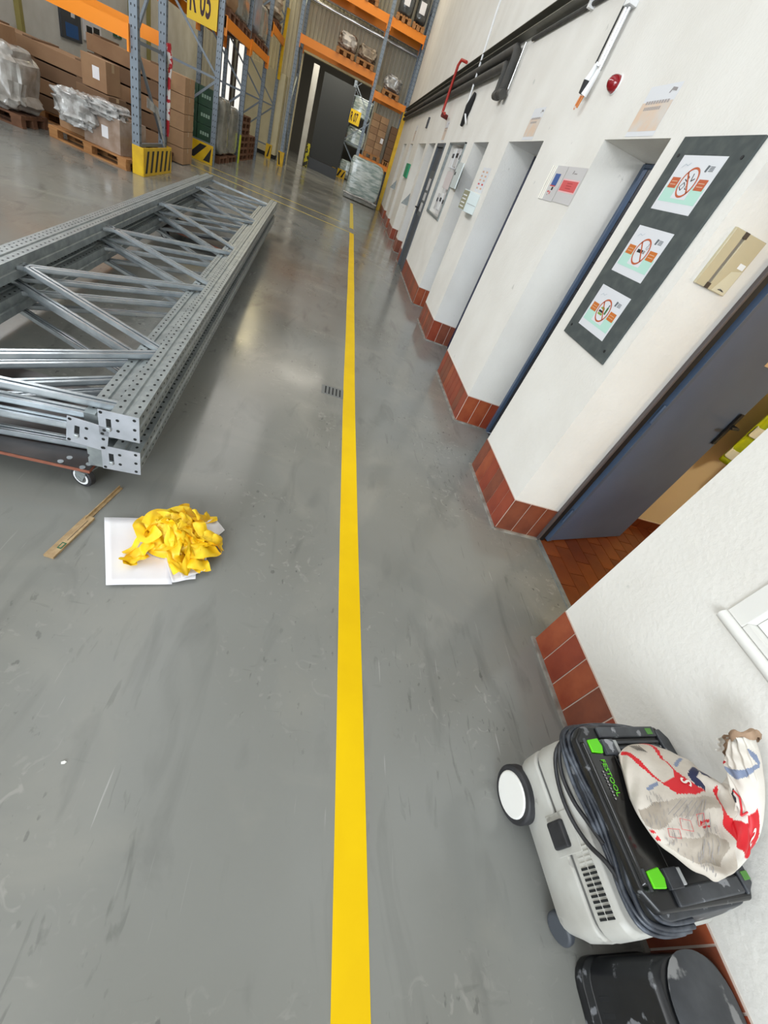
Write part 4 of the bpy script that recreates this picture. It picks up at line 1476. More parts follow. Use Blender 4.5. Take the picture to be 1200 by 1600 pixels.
# cord wound round the motor base
for q, (off, zz, rr) in enumerate(((0.0, 0.440, 0.0062), (0.008, 0.428, 0.0066), (0.013, 0.414, 0.0062), (0.006, 0.402, 0.006), (0.016, 0.395, 0.006))):
    pts = []
    path = [(0.16, 0.196), (0.05, 0.214), (-0.08, 0.217), (-0.145, 0.20), (-0.168, 0.16), (-0.170, 0.08), (-0.160, 0.0), (-0.158, -0.08), (-0.165, -0.15), (-0.150, -0.20), (-0.10, -0.222), (-0.02, -0.226)]
    for i, (px_, py_) in enumerate(path):
        s_ = 1 + off / 0.18
        wob = 0.004 * math.sin(i * 1.7 + q * 2.1)
        pts.append((px_ * s_ + wob, py_ * s_, zz + 0.006 * math.sin(i * 1.1 + q)))
    # smooth
    P = [Vector(p) for p in pts]
    out = []
    for i in range(len(P) - 1):
        p0, p1, p2, p3 = P[max(i - 1, 0)], P[i], P[i + 1], P[min(i + 2, len(P) - 1)]
        for t_ in (0, .2, .4, .6, .8):
            out.append(.5 * ((2 * p1) + (p2 - p0) * t_ + (2 * p0 - 5 * p1 + 4 * p2 - p3) * t_ * t_ + (3 * p1 - p0 - 3 * p2 + p3) * t_ ** 3))
    m = MB().tube(out, rr, 8)
    LB(m, 'cord_turn', M_cable, vac, smooth=True)
for q, pts in enumerate(([(-0.165, 0.20, 0.41), (-0.18, 0.17, 0.36), (-0.179, 0.10, 0.322), (-0.178, 0.02, 0.318), (-0.178, -0.05, 0.345), (-0.180, -0.10, 0.39), (-0.175, -0.16, 0.41)],
                         [(-0.155, 0.205, 0.42), (-0.177, 0.18, 0.385), (-0.177, 0.12, 0.35), (-0.176, 0.05, 0.352), (-0.174, -0.01, 0.375), (-0.172, -0.07, 0.40)])):
    P = [Vector(p) for p in pts]
    out = []
    for i in range(len(P) - 1):
        p0, p1, p2, p3 = P[max(i - 1, 0)], P[i], P[i + 1], P[min(i + 2, len(P) - 1)]
        for t_ in (0, .2, .4, .6, .8):
            out.append(.5 * ((2 * p1) + (p2 - p0) * t_ + (2 * p0 - 5 * p1 + 4 * p2 - p3) * t_ * t_ + (3 * p1 - p0 - 3 * p2 + p3) * t_ ** 3))
    LB(MB().tube(out, 0.0062, 8), 'cord_loop', M_rubber, vac, smooth=True)

# ------------------------------------------------------------------ paper sack slumped on the vacuum
SECS = [
    ((1.1188, 0.3736, 0.500), (1.0927, 0.266, 0.500), 0.010), ((1.1762, 0.4015, 0.515), (1.0857, 0.2042, 0.515), 0.028),
    ((1.2611, 0.3862, 0.53), (1.1167, 0.1491, 0.525), 0.045), ((1.3229, 0.3428, 0.55), (1.1627, 0.1108, 0.54), 0.048),
    ((1.3474, 0.3015, 0.575), (1.1948, 0.0931, 0.55), 0.036), ((1.37, 0.293, 0.5812), (1.2633, 0.1039, 0.53), 0.036),
    ((1.385, 0.3135, 0.6121), (1.3563, 0.1383, 0.545), 0.040), ((1.385, 0.3319, 0.6203), (1.385, 0.1898, 0.6122), 0.042),
    ((1.385, 0.338, 0.6272), (1.385, 0.2656, 0.6774), 0.042), ((1.385, 0.3514, 0.642), (1.385, 0.3163, 0.7092), 0.038),
    ((1.385, 0.3745, 0.6728), (1.385, 0.362, 0.729), 0.030)]
PR = [
    (1, [(0.3, 0.31), (0.55, 0.63), (1.1, 1.2), (1.65, 1.52), (2.1, 1.26), (2.1, 1.1), (1.7, 0.89), (1.55, 0.58), (1.2, 0.16), (1.4, 0.16), (1.7, 0.52), (1.8, 0.89), (2.2, 1.1), (2.5, 1.2), (2.95, 1.2), (3.5, 1.1), (2.8, 1.41), (2.15, 1.62), (1.7, 1.57), (1.45, 1.47), (1.0, 1.31), (0.2, 0.52)]),
    (1, [(3.95, 0.68), (4.0, 0.84), (4.05, 1.1), (4.25, 1.26), (5.35, 1.52), (6.9, 2.25), (7.35, 2.72), (7.05, 2.88), (6.75, 3.09), (6.4, 3.14), (6.0, 3.14), (5.45, 2.2), (4.35, 1.57), (4.05, 1.36), (3.9, 1.05), (3.8, 0.89)]),
    (1, [(7.0, 0.0), (8.0, 0.0), (8.1, 0.8), (7.2, 0.5)]),
    (2, [(2.75, 0.79), (3.05, 0.52), (3.15, 0.73), (2.9, 0.99), (3.45, 0.99), (3.45, 1.1), (2.85, 1.2), (2.6, 1.15), (2.55, 1.05)]),
    (2, [(3.05, 0.52), (3.65, 0.26), (4.05, 0.31), (3.7, 0.58), (3.25, 0.79)]),
    (3, [(9.35, 2.3), (9.35, 2.46), (9.1, 2.83), (8.8, 3.09), (8.65, 2.93), (9.0, 2.62)]),
    (3, [(7.4, 0.9), (7.65, 0.8), (8.4, 2.25), (8.8, 2.98), (8.6, 2.98), (8.15, 2.3), (7.65, 1.62)]),
    (3, [(1.1, 1.78), (1.5, 1.52), (1.5, 1.60), (1.15, 1.86)]),
    (3, [(2.15, 0.94), (2.5, 0.45), (2.6, 0.45), (2.25, 0.99)]),
    (4, [(2.05, 1.73), (2.5, 1.57), (3.25, 1.31), (3.9, 1.05), (3.95, 1.31), (3.25, 1.62), (2.0, 2.09), (1.05, 3.04), (0.65, 2.72), (1.3, 2.04)]),
    (4, [(1.75, 2.98), (2.05, 2.51), (3.25, 2.04), (4.3, 1.78), (4.4, 1.94), (4.1, 2.41), (3.25, 2.67), (2.35, 2.93)]),
    (1, [(2.85, 1.88), (3.55, 1.68), (3.6, 1.72), (2.92, 1.93)]), (1, [(3.0, 1.95), (3.6, 1.78), (3.65, 1.80), (3.1, 1.99)]),
    (1, [(1.2, 3.04), (1.3, 2.83), (1.4, 2.84), (1.3, 3.06)]), (1, [(1.45, 2.86), (1.6, 2.88), (1.55, 3.09), (1.45, 3.07)]),
]


def inside(pt, poly):
    x, y = pt
    r = False
    for (x0, y0), (x1, y1) in zip(poly, poly[1:] + poly[:1]):
        if (y0 > y) != (y1 > y) and x < (x1 - x0) * (y - y0) / (y1 - y0) + x0:
            r = not r
    return r


def crv(P, x):
    n = len(P) - 1
    i = min(int(x), n - 1)
    f = x - i
    p0, p1, p2, p3 = P[max(i - 1, 0)], P[i], P[i + 1], P[min(i + 2, n)]
    return .5 * ((2 * p1) + (p2 - p0) * f + (2 * p0 - 5 * p1 + 4 * p2 - p3) * f * f + (3 * p1 - p0 - 3 * p2 + p3) * f ** 3)


SA = [Vector(s_[0]) for s_ in SECS]
SB_ = [Vector(s_[1]) for s_ in SECS]
ST = [s_[2] for s_ in SECS]
SEYE = Vector((0, 0, 1.5)) - Vector((1.25, 0.25, 0.5))


def sack_pt(v, th, lift=0.0):
    v = min(max(v, 0), 10)
    A, B, t_ = crv(SA, v), crv(SB_, v), crv(ST, v)
    M = (A + B) / 2
    e = 0.05
    d = (crv(SA, min(v + e, 10)) + crv(SB_, min(v + e, 10)) - crv(SA, max(v - e, 0)) - crv(SB_, max(v - e, 0)))
    a = (A - B) / 2
    n = a.cross(d).normalized()
    if n.dot(SEYE) < 0:
        n = -n
    s_ = math.sin(th)
    # crumples: creases running out from the waist at v = 4.3
    k_ = math.exp(-((v - 4.3) / 1.5) ** 2)
    cr = 0.006 * k_ * math.sin(th * 9 + v * 2.2) + 0.0022 * math.sin(th * 5 + v * 3.1) + 0.0018 * math.sin(v * 9 + th * 3.3) + 0.0035 * (v > 8) * math.sin(th * 11 + v * 4)
    if s_ > 0:
        h_ = t_ * s_ ** 0.7 + cr * min(1, s_ * 3) + lift
        if 3.0 < v < 5.6:
            h_ -= 0.016 * s_ * math.exp(-((v - 4.25) / 0.35) ** 2)
    else:
        h_ = -0.25 * t_ * (-s_) ** 0.7
    return M + a * math.cos(th) * (1 + 0.02 * math.sin(v * 5)) + n * h_


m = MB()
NV, NF, NB = 200, 110, 12
ths = [PI * q / NF for q in range(NF + 1)] + [PI + PI * q / (NB + 1) for q in range(1, NB + 1)]
nn = len(ths)
for i in range(NV + 1):
    v = 10.0 * i / NV
    for th in ths:
        m.v.append(tuple(sack_pt(v, th)))
for i in range(NV):
    v = 10.0 * (i + .5) / NV
    for k_ in range(nn):
        m.f.append([i * nn + k_, i * nn + (k_ + 1) % nn, (i + 1) * nn + (k_ + 1) % nn, (i + 1) * nn + k_])
        mi = 5 if v > 5.0 else 0
        if k_ < NF:
            th = (ths[k_] + ths[k_ + 1]) / 2
            for idx, poly in PR:
                if inside((v, th), poly):
                    mi = idx
        m.m.append(mi)
m.f.append(list(range(nn)))
m.m.append(4)
sack = thing('paper_sack', 'crumpled white and red paper sack slumped on the vacuum lid', 'sack', (1.2, 0.25, 0.49))
m.build('sack_body', [M_sack, M_red, M_pnavy, M_pblue, M_sackd, M_sackw], sack, 0, True)
# rolled brown mouth of the sack
m = MB()
A, B = SA[10], SB_[10]
Mc = (A + B) / 2
ax = (Mc - (SA[9] + SB_[9]) / 2).normalized()
a_ = (A - B) / 2
n_ = a_.cross(ax).normalized()
if n_.dot(SEYE) < 0:
    n_ = -n_
secs = []
for q, (sc, al_) in enumerate(((1.0, -0.004), (1.1, 0.004), (1.08, 0.014), (0.9, 0.018), (0.75, 0.010), (0.7, -0.012))):
    sec = []
    for k_ in range(36):
        th = 2 * PI * k_ / 36
        wb = 1 + 0.09 * math.sin(th * 5 + q) + 0.05 * math.sin(th * 9 + 2 * q)
        sec.append(Mc + a_ * math.cos(th) * sc * wb * 1.15 + n_ * 0.034 * math.sin(th) * sc * wb + ax * (al_ + 0.005 * math.sin(th * 4 + q)))
    secs.append(sec)
m.loft(secs, 0, True, False)
m.build('rolled_mouth', M_sackin, sack, 0, True)
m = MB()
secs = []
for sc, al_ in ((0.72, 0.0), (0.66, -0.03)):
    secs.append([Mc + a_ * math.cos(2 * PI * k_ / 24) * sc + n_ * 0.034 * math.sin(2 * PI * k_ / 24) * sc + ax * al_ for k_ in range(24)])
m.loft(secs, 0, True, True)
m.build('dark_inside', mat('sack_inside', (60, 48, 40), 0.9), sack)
def crumple_patch(c4, name, m_, seed, n=12, amp=0.006):
    a, b_, c, d = [Vector(p) for p in c4]
    nrm = (b_ - a).cross(d - a).normalized()
    mb = MB()
    vs = []
    for i in range(n + 1):
        for j in range(n + 1):
            s_, t_ = i / n, j / n
            p = (a * (1 - s_) + b_ * s_) * (1 - t_) + (d * (1 - s_) + c * s_) * t_
            w_ = math.sin(s_ * 9 + seed) * math.sin(t_ * 8 + seed * 2) + 0.6 * abs(math.sin(s_ * 13 + t_ * 9 + seed))
            edge = 0.004 * math.sin(s_ * 15 + seed) + 0.004 * math.sin(t_ * 17 + seed)
            vs.append(p + nrm * (amp * w_ + 0.02 * math.sin(s_ * PI)) + (b_ - a).normalized() * edge)
    k_ = n + 1
    mb.add(vs, [(i * k_ + j, (i + 1) * k_ + j, (i + 1) * k_ + j + 1, i * k_ + j + 1) for i in range(n) for j in range(n)])
    return mb.build(name, m_, sack, 0, True)


crumple_patch([(1.375, 0.3962, 0.6424), (1.375, 0.3864, 0.6608), (1.375, 0.342, 0.6281), (1.375, 0.3673, 0.6111)], 'torn_flap', M_sackw, 1.0, 14, 0.005)
crumple_patch([(1.366, 0.3908, 0.662), (1.366, 0.3819, 0.697), (1.366, 0.3321, 0.6493), (1.366, 0.3476, 0.6303)], 'brown_flap', M_sackin, 2.3, 14, 0.004)
# letters printed on the sack, wrapped on its surface


def sack_text(txt, v0, th0, dv, dth, m_, name='lettering', ux=(0, 1), bold=0.0):
    """text mapped to the sack: x along (v,th) direction ux, y perpendicular"""
    cu = bpy.data.curves.new(name, 'FONT')
    cu.body = txt
    cu.size = 1.0
    cu.offset = bold
    cu.resolution_u = 4
    ob = bpy.data.objects.new(name, cu)
    COL.objects.link(ob)
    dg = bpy.context.evaluated_depsgraph_get()
    me = bpy.data.meshes.new_from_object(ob.evaluated_get(dg))
    COL.objects.unlink(ob)
    bpy.data.objects.remove(ob)
    bm = bmesh.new()
    bm.from_mesh(me)
    bmesh.ops.subdivide_edges(bm, edges=bm.edges, cuts=2, use_grid_fill=True)
    for vt in bm.verts:
        x, y = vt.co.x, vt.co.y
        if ux == (0, 1):
            vt.co = sack_pt(v0 + y * dv, th0 + x * dth, 0.0035)
        else:
            vt.co = sack_pt(v0 + x * dv, th0 + y * dth, 0.0035)
    bm.to_mesh(me)
    bm.free()
    me.materials.clear()
    me.materials.append(m_)
    o = bpy.data.objects.new(name, me)
    COL.objects.link(o)
    o.parent = sack
    o.location = -sack.location
    return o


sack_text('S', 2.62, 1.35, -0.5, -0.28, M_sackw, bold=0.02)
sack_text('S', 6.3, 2.9, 0.8, -0.35, M_sackw, bold=0.02)


def sack_stroke(pts, wd, m_, name):
    """polyline drawn on the sack in (v, th)"""
    mb = MB()
    for (v0, t0), (v1, t1) in zip(pts[:-1], pts[1:]):
        p, q = sack_pt(v0, t0, 0.004), sack_pt(v1, t1, 0.004)
        mb.tube([p, q], wd, 6)
    return mb.build(name, m_, sack)


white_f = MB()
g = [(5.0, 0.75), (5.4, 1.15), (6.2, 1.75), (6.9, 2.0), (7.25, 1.7), (6.6, 1.15), (5.9, 0.75), (5.3, 0.45)]
sack_stroke([(5.9, 1.5), (6.35, 1.85), (6.8, 1.95), (7.0, 1.75), (6.85, 1.45)], 0.0022, M_red, 'red_mark')
sack_stroke([(6.0, 0.8), (6.35, 1.15), (6.6, 1.45), (6.75, 1.6), (6.6, 1.65), (6.5, 1.5), (6.62, 1.42)], 0.0016, M_pblack, 'black_mark')
for q, vv in enumerate((2.1, 2.3, 2.5, 2.7, 2.9, 3.1, 3.3)):
    sack_stroke([(vv + 0.1, 1.72 - q * 0.06), (vv - 0.35, 2.12 - q * 0.04)], 0.0006, M_pgrey, 'fine_print')
fp = MB()
rs = random.Random(4)
for q in range(150):
    vv = rs.uniform(1.0, 3.9)
    lo_ = 1.62 + 0.25 * (2.6 - vv) * 0.5
    tt = rs.uniform(max(1.55, lo_), 2.85)
    p_, q_ = sack_pt(vv, tt, 0.0036), sack_pt(vv + 0.03, min(tt + rs.uniform(0.05, 0.16), 3.0), 0.0036)
    fp.tube([p_, q_], 0.00055, 4)
stuff(fp.build('small_print', M_pgrey, sack))
for vv, tt in ((2.75, 1.80), (2.15, 2.08), (1.75, 2.42)):
    sack_stroke([(vv, tt), (vv + 0.38, tt - 0.10), (vv + 0.46, tt + 0.08), (vv + 0.06, tt + 0.2), (vv, tt)], 0.0006, M_pinkred, 'red_box')
for q in range(6):
    sack_stroke([(0.75 + q * 0.07, 0.35 + q * 0.02), (1.02 + q * 0.05, 0.75 + q * 0.02)], 0.0006, M_pblack, 'barcode_line')

# ------------------------------------------------------------------ black tub at the bottom right
tub = thing('black_tub', 'dusty black plastic tub with domed lid beside the vacuum', 'tub', (1.28, -0.25, 0))
X0, X1, Y0, Y1 = 1.145, 1.435, -0.46, -0.012
m = MB()
m.loft([rrect(X0 - 0.008, X1, Y0, Y1, 0.06, 0.0), rrect(X0 - 0.004, X1, Y0, Y1, 0.06, 0.03), rrect(X0 + 0.018, X1, Y0 + 0.01, Y1 - 0.004, 0.06, 0.035),
        rrect(X0 + 0.05, X1, Y0 + 0.02, Y1 - 0.008, 0.06, 0.235), rrect(X0 + 0.065, X1, Y0 + 0.025, Y1 - 0.012, 0.06, 0.25)])
m.build('body', M_vacb, tub, 0.006, True)
m = MB()
lid_secs = [rrect(X0 + 0.078, X1, Y0 + 0.03, Y1 - 0.004, 0.10, 0.248, 8), rrect(X0 + 0.072, X1, Y0 + 0.025, Y1 - 0.002, 0.10, 0.256, 8)]
cxl, cyl = (X0 + 0.075 + X1) / 2, (Y0 + Y1) / 2
for q in range(1, 8):
    f = 1 - q / 8
    lid_secs.append([(cxl + (x - cxl) * f, cyl + (y_ - cyl) * f, 0.256 + 0.022 * (1 - f * f)) for x, y_, z_ in lid_secs[1]])
m.loft(lid_secs)
m.build('lid', mat('dusty_grey_lid', (56, 58, 62), 0.5, col2=(80, 82, 86), scale=9, col3=(140, 140, 140), scale3=11, t3=0.60), tub, 0, True)
m = MB()
for yy in (-0.10, -0.13):
    m.prism([(0.025, 0.05), (0.052, 0.22), (0.049, 0.22), (0.02, 0.05)], (X0, yy, 0), (1, 0, 0), (0, 0, 1), (0, 0.012, 0))
m.build('side_rib', M_vacb, tub, 0.002)

# ------------------------------------------------------------------ pallet racks and goods in the background


def rack(label, posts, beams, frames, h=6.2):
    """posts: (x,y) list; frames: pairs of post indices joined by braces; beams: (p, q, z0, z1)"""
    c = posts[0]
    t = thing('pallet_rack', label, 'pallet rack', (c[0], c[1], 0))
    for (x, y) in posts:
        m = MB()
        m.prism([(-.05, -.045), (.05, -.045), (.05, .045), (.03, .045), (.03, -.03), (-.03, -.03), (-.03, .045), (-.05, .045)], (x, y, 0.0), (1, 0, 0), (0, 1, 0), (0, 0, h))
        m.build('post', M_rackgrey, t)
        m = MB()
        for q in range(int(h / 0.1)):
            for s_ in (-1, 1):
                m.flat([(-.006, -.012), (.006, -.012), (.006, .012), (-.006, .012)], (x + s_ * 0.022, y - 0.0458, 0.1 + q * 0.1), (1, 0, 0), (0, 0, 1))
                m.flat([(-.006, -.012), (.006, -.012), (.006, .012), (-.006, .012)], (x + 0.0508, y + s_ * 0.02, 0.1 + q * 0.1), (0, 1, 0), (0, 0, 1))
        stuff(m.build('punched_holes', M_hole, t))
    for a, b in frames:
        A, B = Vector((*posts[a], 0)), Vector((*posts[b], 0))
        z = 0.42
        k_ = 0
        m = MB()
        while z < h - 1.1:
            m = MB()
            p, q = (A, B) if k_ % 2 else (B, A)
            m.bar(p + FZ * z, q + FZ * (z + 1.05), 0.03, 0.04)
            m.build('brace', M_rackgrey, t)
            z += 1.08
            k_ += 1
        for zz in (0.36, 1.48, 3.2, 5.4):
            MB().bar(A + FZ * zz, B + FZ * zz, 0.03, 0.04).build('brace', M_rackgrey, t)
    for p, q, z0, z1 in beams:
        P_, Q_ = Vector((*p, 0)), Vector((*q, 0))
        MB().bar(P_ + FZ * (z0 + z1) / 2, Q_ + FZ * (z0 + z1) / 2, 0.05, z1 - z0).build('beam', M_orange, t)
        for e, o_ in ((P_, Q_), (Q_, P_)):
            d = (o_ - e).normalized()
            MB().obox(e + d * 0.012 + FZ * ((z0 + z1) / 2 - 0.05), d * 0.012 + Vector((0, 0, 0)), Vector((-d.y, d.x, 0)) * 0.05, FZ * ((z1 - z0) / 2 + 0.06)).build('beam_connector', M_orange, t)
    return t


# row nearest, running away to the left from its end frame
rack('grey rack with orange beams, nearest on the left, end frame showing',
     [(-3.10, 8.52), (-3.10, 9.62), (-5.82, 8.52), (-5.82, 9.62)],
     [((-5.78, 8.47), (-3.14, 8.47), 1.45, 1.60), ((-5.78, 9.67), (-3.14, 9.67), 1.54, 1.70), ((-5.78, 8.47), (-3.14, 8.47), 3.3, 3.45), ((-5.78, 9.67), (-3.14, 9.67), 3.3, 3.45)],
     [(0, 1), (2, 3)])
rack('long grey rack with orange beams running down the hall behind the R 05 sign',
     [(-3.05, 12.78), (-4.15, 12.78), (-3.05, 15.5), (-4.15, 15.5), (-3.05, 18.2), (-4.15, 18.2), (-3.05, 20.85), (-4.15, 20.85)],
     [((-3.0, 12.84), (-3.0, 15.44), 2.28, 2.45), ((-3.0, 15.56), (-3.0, 18.14), 2.32, 2.48), ((-3.0, 18.26), (-3.0, 20.8), 3.02, 3.2),
      ((-4.2, 12.84), (-4.2, 15.44), 2.28, 2.45), ((-4.2, 15.56), (-4.2, 18.14), 2.32, 2.48), ((-4.2, 18.26), (-4.2, 20.8), 3.02, 3.2)],
     [(0, 1), (2, 3), (4, 5), (6, 7)])
rack('grey rack spanning the gateway at the far end of the hall',
     [(-2.42, 19.8), (-2.42, 20.9), (0.17, 19.8), (0.17, 20.9), (1.40, 19.86), (1.40, 20.9)],
     [((-2.37, 19.75), (0.12, 19.75), 3.22, 3.42), ((-2.37, 20.95), (0.12, 20.95), 3.22, 3.42), ((-2.37, 19.75), (0.12, 19.75), 4.55, 4.75), ((-2.37, 20.95), (0.12, 20.95), 4.55, 4.75),
      ((0.22, 19.75), (1.36, 19.75), 1.18, 1.33), ((0.22, 20.95), (1.36, 20.95), 1.18, 1.33), ((0.22, 19.75), (1.36, 19.75), 2.88, 3.05), ((0.22, 20.95), (1.36, 20.95), 2.88, 3.05),
      ((0.22, 19.75), (1.36, 19.75), 4.55, 4.75), ((0.22, 20.95), (1.36, 20.95), 4.55, 4.75)],
     [(0, 1), (2, 3), (4, 5)])
rack('dim grey rack with the R 07 sign beyond the gateway',
     [(-0.62, 28.0), (0.48, 28.0), (-0.62, 30.6), (0.48, 30.6)],
     [((-0.67, 28.06), (-0.67, 30.55), 1.6, 1.75), ((0.53, 28.06), (0.53, 30.55), 1.6, 1.75)], [(0, 1), (2, 3)], 4.9)


# impact guards with black stripes
def guard(label, o, u, ln, n, th, h, pitch=0.26, m=M_yellow, lean=0.12, name='rack_guard'):
    o, u, n = Vector(o), Vector(u).normalized(), Vector(n).normalized()
    t = thing(name, label, 'guard', o)
    mb = MB().prism(rect(0, ln, 0, h), o, u, FZ, -n * min(th, 0.012))
    if th > 0.08:
        for e in (0.0, ln - 0.012):
            mb.prism(rect(e, e + 0.012, 0, h), o - n * 0.012, u, FZ, -n * (th - 0.012))
    mb.build('shield', m, t, 0.003)
    x = 0.06
    while x < ln - 0.06:
        w_ = min(pitch * 0.42, ln - 0.04 - x)
        pl = [(x, 0.04), (x + w_, 0.04), (min(x + w_ + lean, ln - 0.03), h - 0.04), (min(x + lean, ln - 0.03), h - 0.04)]
        MB().flat(pl, o + n * 0.0012, u, FZ).build('black_stripe', M_pblack, t)
        x += pitch
    return t


guard('yellow striped guard box at the foot of the nearest rack', (-2.99, 8.46, 0), (0, 1, 0), 1.28, (1, 0, 0), 0.16, 0.36, 0.21, lean=0.10)
guard('wide yellow and black guard board below the R 05 sign', (-4.3, 12.68, 0), (1, 0, 0), 1.28, (0, -1, 0), 0.05, 0.36, 0.34, lean=0.26)
guard('small striped post guard at the far end of the long rack', (-3.12, 20.75, 0), (1, 0, 0), 0.2, (0, -1, 0), 0.14, 0.42, 0.14, lean=0.08)
guard('small striped post guard at the left foot of the gateway rack', (-2.52, 19.72, 0), (1, 0, 0), 0.2, (0, -1, 0), 0.14, 0.42, 0.12, lean=-0.06)
guard('dim striped guard at the foot of the R 07 rack', (-0.85, 27.85, 0), (1, 0, 0), 0.72, (0, -1, 0), 0.06, 0.36, 0.22, lean=0.14)
tag(MB().prism([(0, 0), (0.13, 0), (0.13, 0.05), (0.05, 0.13), (0, 0.13)], (1.325, 19.62, 0), (1, 0, 0), (0, 1, 0), (0, 0, 2.9)).build('corner_guard', M_yellow, None, 0.004), 'tall yellow corner guard where the white wall ends', 'guard')
tag(MB().tube([(-3.0, 20.78, 2.2), (-3.0, 20.78, 3.2), (-2.98, 20.8, 3.9)], 0.055, 6).build('post_guard', M_yellow), 'yellow sleeve on the last post of the long rack', 'guard')


def sign(txt, o, u, w_, h_, n, label, size):
    o, u, n = Vector(o), Vector(u), Vector(n)
    t = thing('rack_sign', label, 'sign', o)
    MB().prism(rect(0, w_, 0, h_), o, u, FZ, -n * 0.006).build('plate', mat('sign_yellow', (236, 198, 26), 0.4), t)
    text_obj('lettering', txt, size, o + n * 0.0015 + u * w_ * 0.06 + FZ * h_ * 0.2, u, FZ, mat('sign_maroon', (52, 14, 26), 0.5), t, 0.001, 0.36 if size > 0.5 else 0.42, 0, 0.012)
    return t


sign('R 05', (-3.66, 12.66, 2.15), (1, 0, 0), 0.56, 0.62, (0, -1, 0), 'yellow R 05 rack sign on the end frame of the long rack', 0.60)
sign('R 07', (-0.56, 27.9, 2.20), (1, 0, 0), 0.52, 0.52, (0, -1, 0), 'orange yellow R 07 rack sign in the dim gateway', 0.46)


# pallets
def pallet(label, cx, cy, z, ang=0.0, m=M_wood, group=None, L=1.2, W=0.8):
    t = thing('pallet', label, 'pallet', (cx, cy, z), group)
    t.rotation_euler = (0, 0, ang)
    for j in range(5):
        y_ = -W / 2 + 0.07 + j * (W - 0.14) / 4
        o_ = MB().box(-L / 2, L / 2, y_ - 0.06, y_ + 0.06, 0.122, 0.144).build('deck_board', m, t)
        o_.location = (0, 0, 0)
    for i in (-1, 0, 1):
        o_ = MB().box(i * (L / 2 - 0.07) - 0.07, i * (L / 2 - 0.07) + 0.07, -W / 2, W / 2, 0.10, 0.122).build('cross_board', m, t)
        o_.location = (0, 0, 0)
        for j in (-1, 0, 1):
            o_ = MB().box(i * (L / 2 - 0.07) - 0.065, i * (L / 2 - 0.07) + 0.065, j * (W / 2 - 0.06) - 0.055, j * (W / 2 - 0.06) + 0.055, 0.022, 0.10).build('block', m, t)
            o_.location = (0, 0, 0)
    for j in (-1, 0, 1):
        o_ = MB().box(-L / 2, L / 2, j * (W / 2 - 0.06) - 0.05, j * (W / 2 - 0.06) + 0.05, 0, 0.022).build('base_board', m, t)
        o_.location = (0, 0, 0)
    return t


def carton(label, c, dx, dy, dz, ang=0.0, m=M_card, group=None, name='carton', tape=True, lab=None, handle=False):
    t = thing(name, label, 'box', c, group)
    t.rotation_euler = (0, 0, ang)
    o_ = MB().box(-dx / 2, dx / 2, -dy / 2, dy / 2, 0, dz).build('body', m, t, 0.004)
    o_.location = (0, 0, 0)
    if tape:
        o_ = MB().box(-dx / 2 - 0.001, dx / 2 + 0.001, -0.03, 0.03, dz * 0.72, dz + 0.001).build('parcel_tape', M_tapeb, t)
        o_.location = (0, 0, 0)
    if lab:
        o_ = MB().flat(rect(lab[0], lab[0] + 0.1, lab[1], lab[1] + 0.14), (0, -dy / 2 - 0.0015, 0), (1, 0, 0), (0, 0, 1)).build('shipping_label', M_paper, t)
        o_.location = (0, 0, 0)
    return t


# two stacks of long cartons behind the nearest rack
pallet('pale pallet under the lower stack of long brown cartons', -5.0, 10.13, 0, 0, M_wood, None, 1.7, 0.8)
ORD = ('bottom', 'second', 'third', 'fourth', 'fifth', 'sixth', 'seventh')
for q in range(4):
    carton('long flat brown carton, %s from the floor in the lower stack' % ORD[q], (-5.05 + 0.015 * (q % 2), 10.13, 0.144 + q * 0.205), 1.75, 0.8, 0.185, 0, M_card if q % 2 else M_cardd, 'long cartons in the lower stack', 'long_carton', False)
    for s_ in (-0.7, 0.0, 0.7):
        tag(MB().box(-5.05 + s_ - 0.06, -5.05 + s_ + 0.06, 9.74, 10.52, 0.144 + q * 0.205 + 0.185, 0.144 + (q + 1) * 0.205).build('spacer', M_cardd), 'thin dark spacer above the %s carton of the lower stack, %s' % (ORD[q], {-0.7: 'left end', 0.0: 'middle', 0.7: 'right end'}[s_]), 'spacer', 'spacers in the lower stack of long cartons')
pallet('dark pallet under the taller stack of long brown cartons', -4.15, 11.25, 0, 0, M_woodd, None, 1.6, 0.8)
for q in range(5):
    carton('long flat brown carton, %s from the floor in the taller stack' % ORD[q], (-4.10, 11.25, 0.144 + q * 0.235), 1.22, 0.8, 0.21, 0, M_cardd if q % 2 else M_card, 'long cartons in the taller stack', 'long_carton', False)
    for s_ in (-0.45, 0.45):
        tag(MB().box(-4.1 + s_ - 0.06, -4.1 + s_ + 0.06, 10.87, 11.6, 0.144 + q * 0.235 + 0.21, 0.144 + (q + 1) * 0.235).build('spacer', M_cardd), 'thin dark spacer above the %s carton of the taller stack, %s end' % (ORD[q], 'left' if s_ < 0 else 'right'), 'spacer', 'spacers in the taller stack of long cartons')
    carton('pale brown carton, %s from the floor in the column beside the green crates' % ORD[q], (-3.33, 11.35, 0.01 + q * 0.262), 0.30, 0.6, 0.255, 0, M_card2, 'cartons in the wrapped end column', 'carton', True)
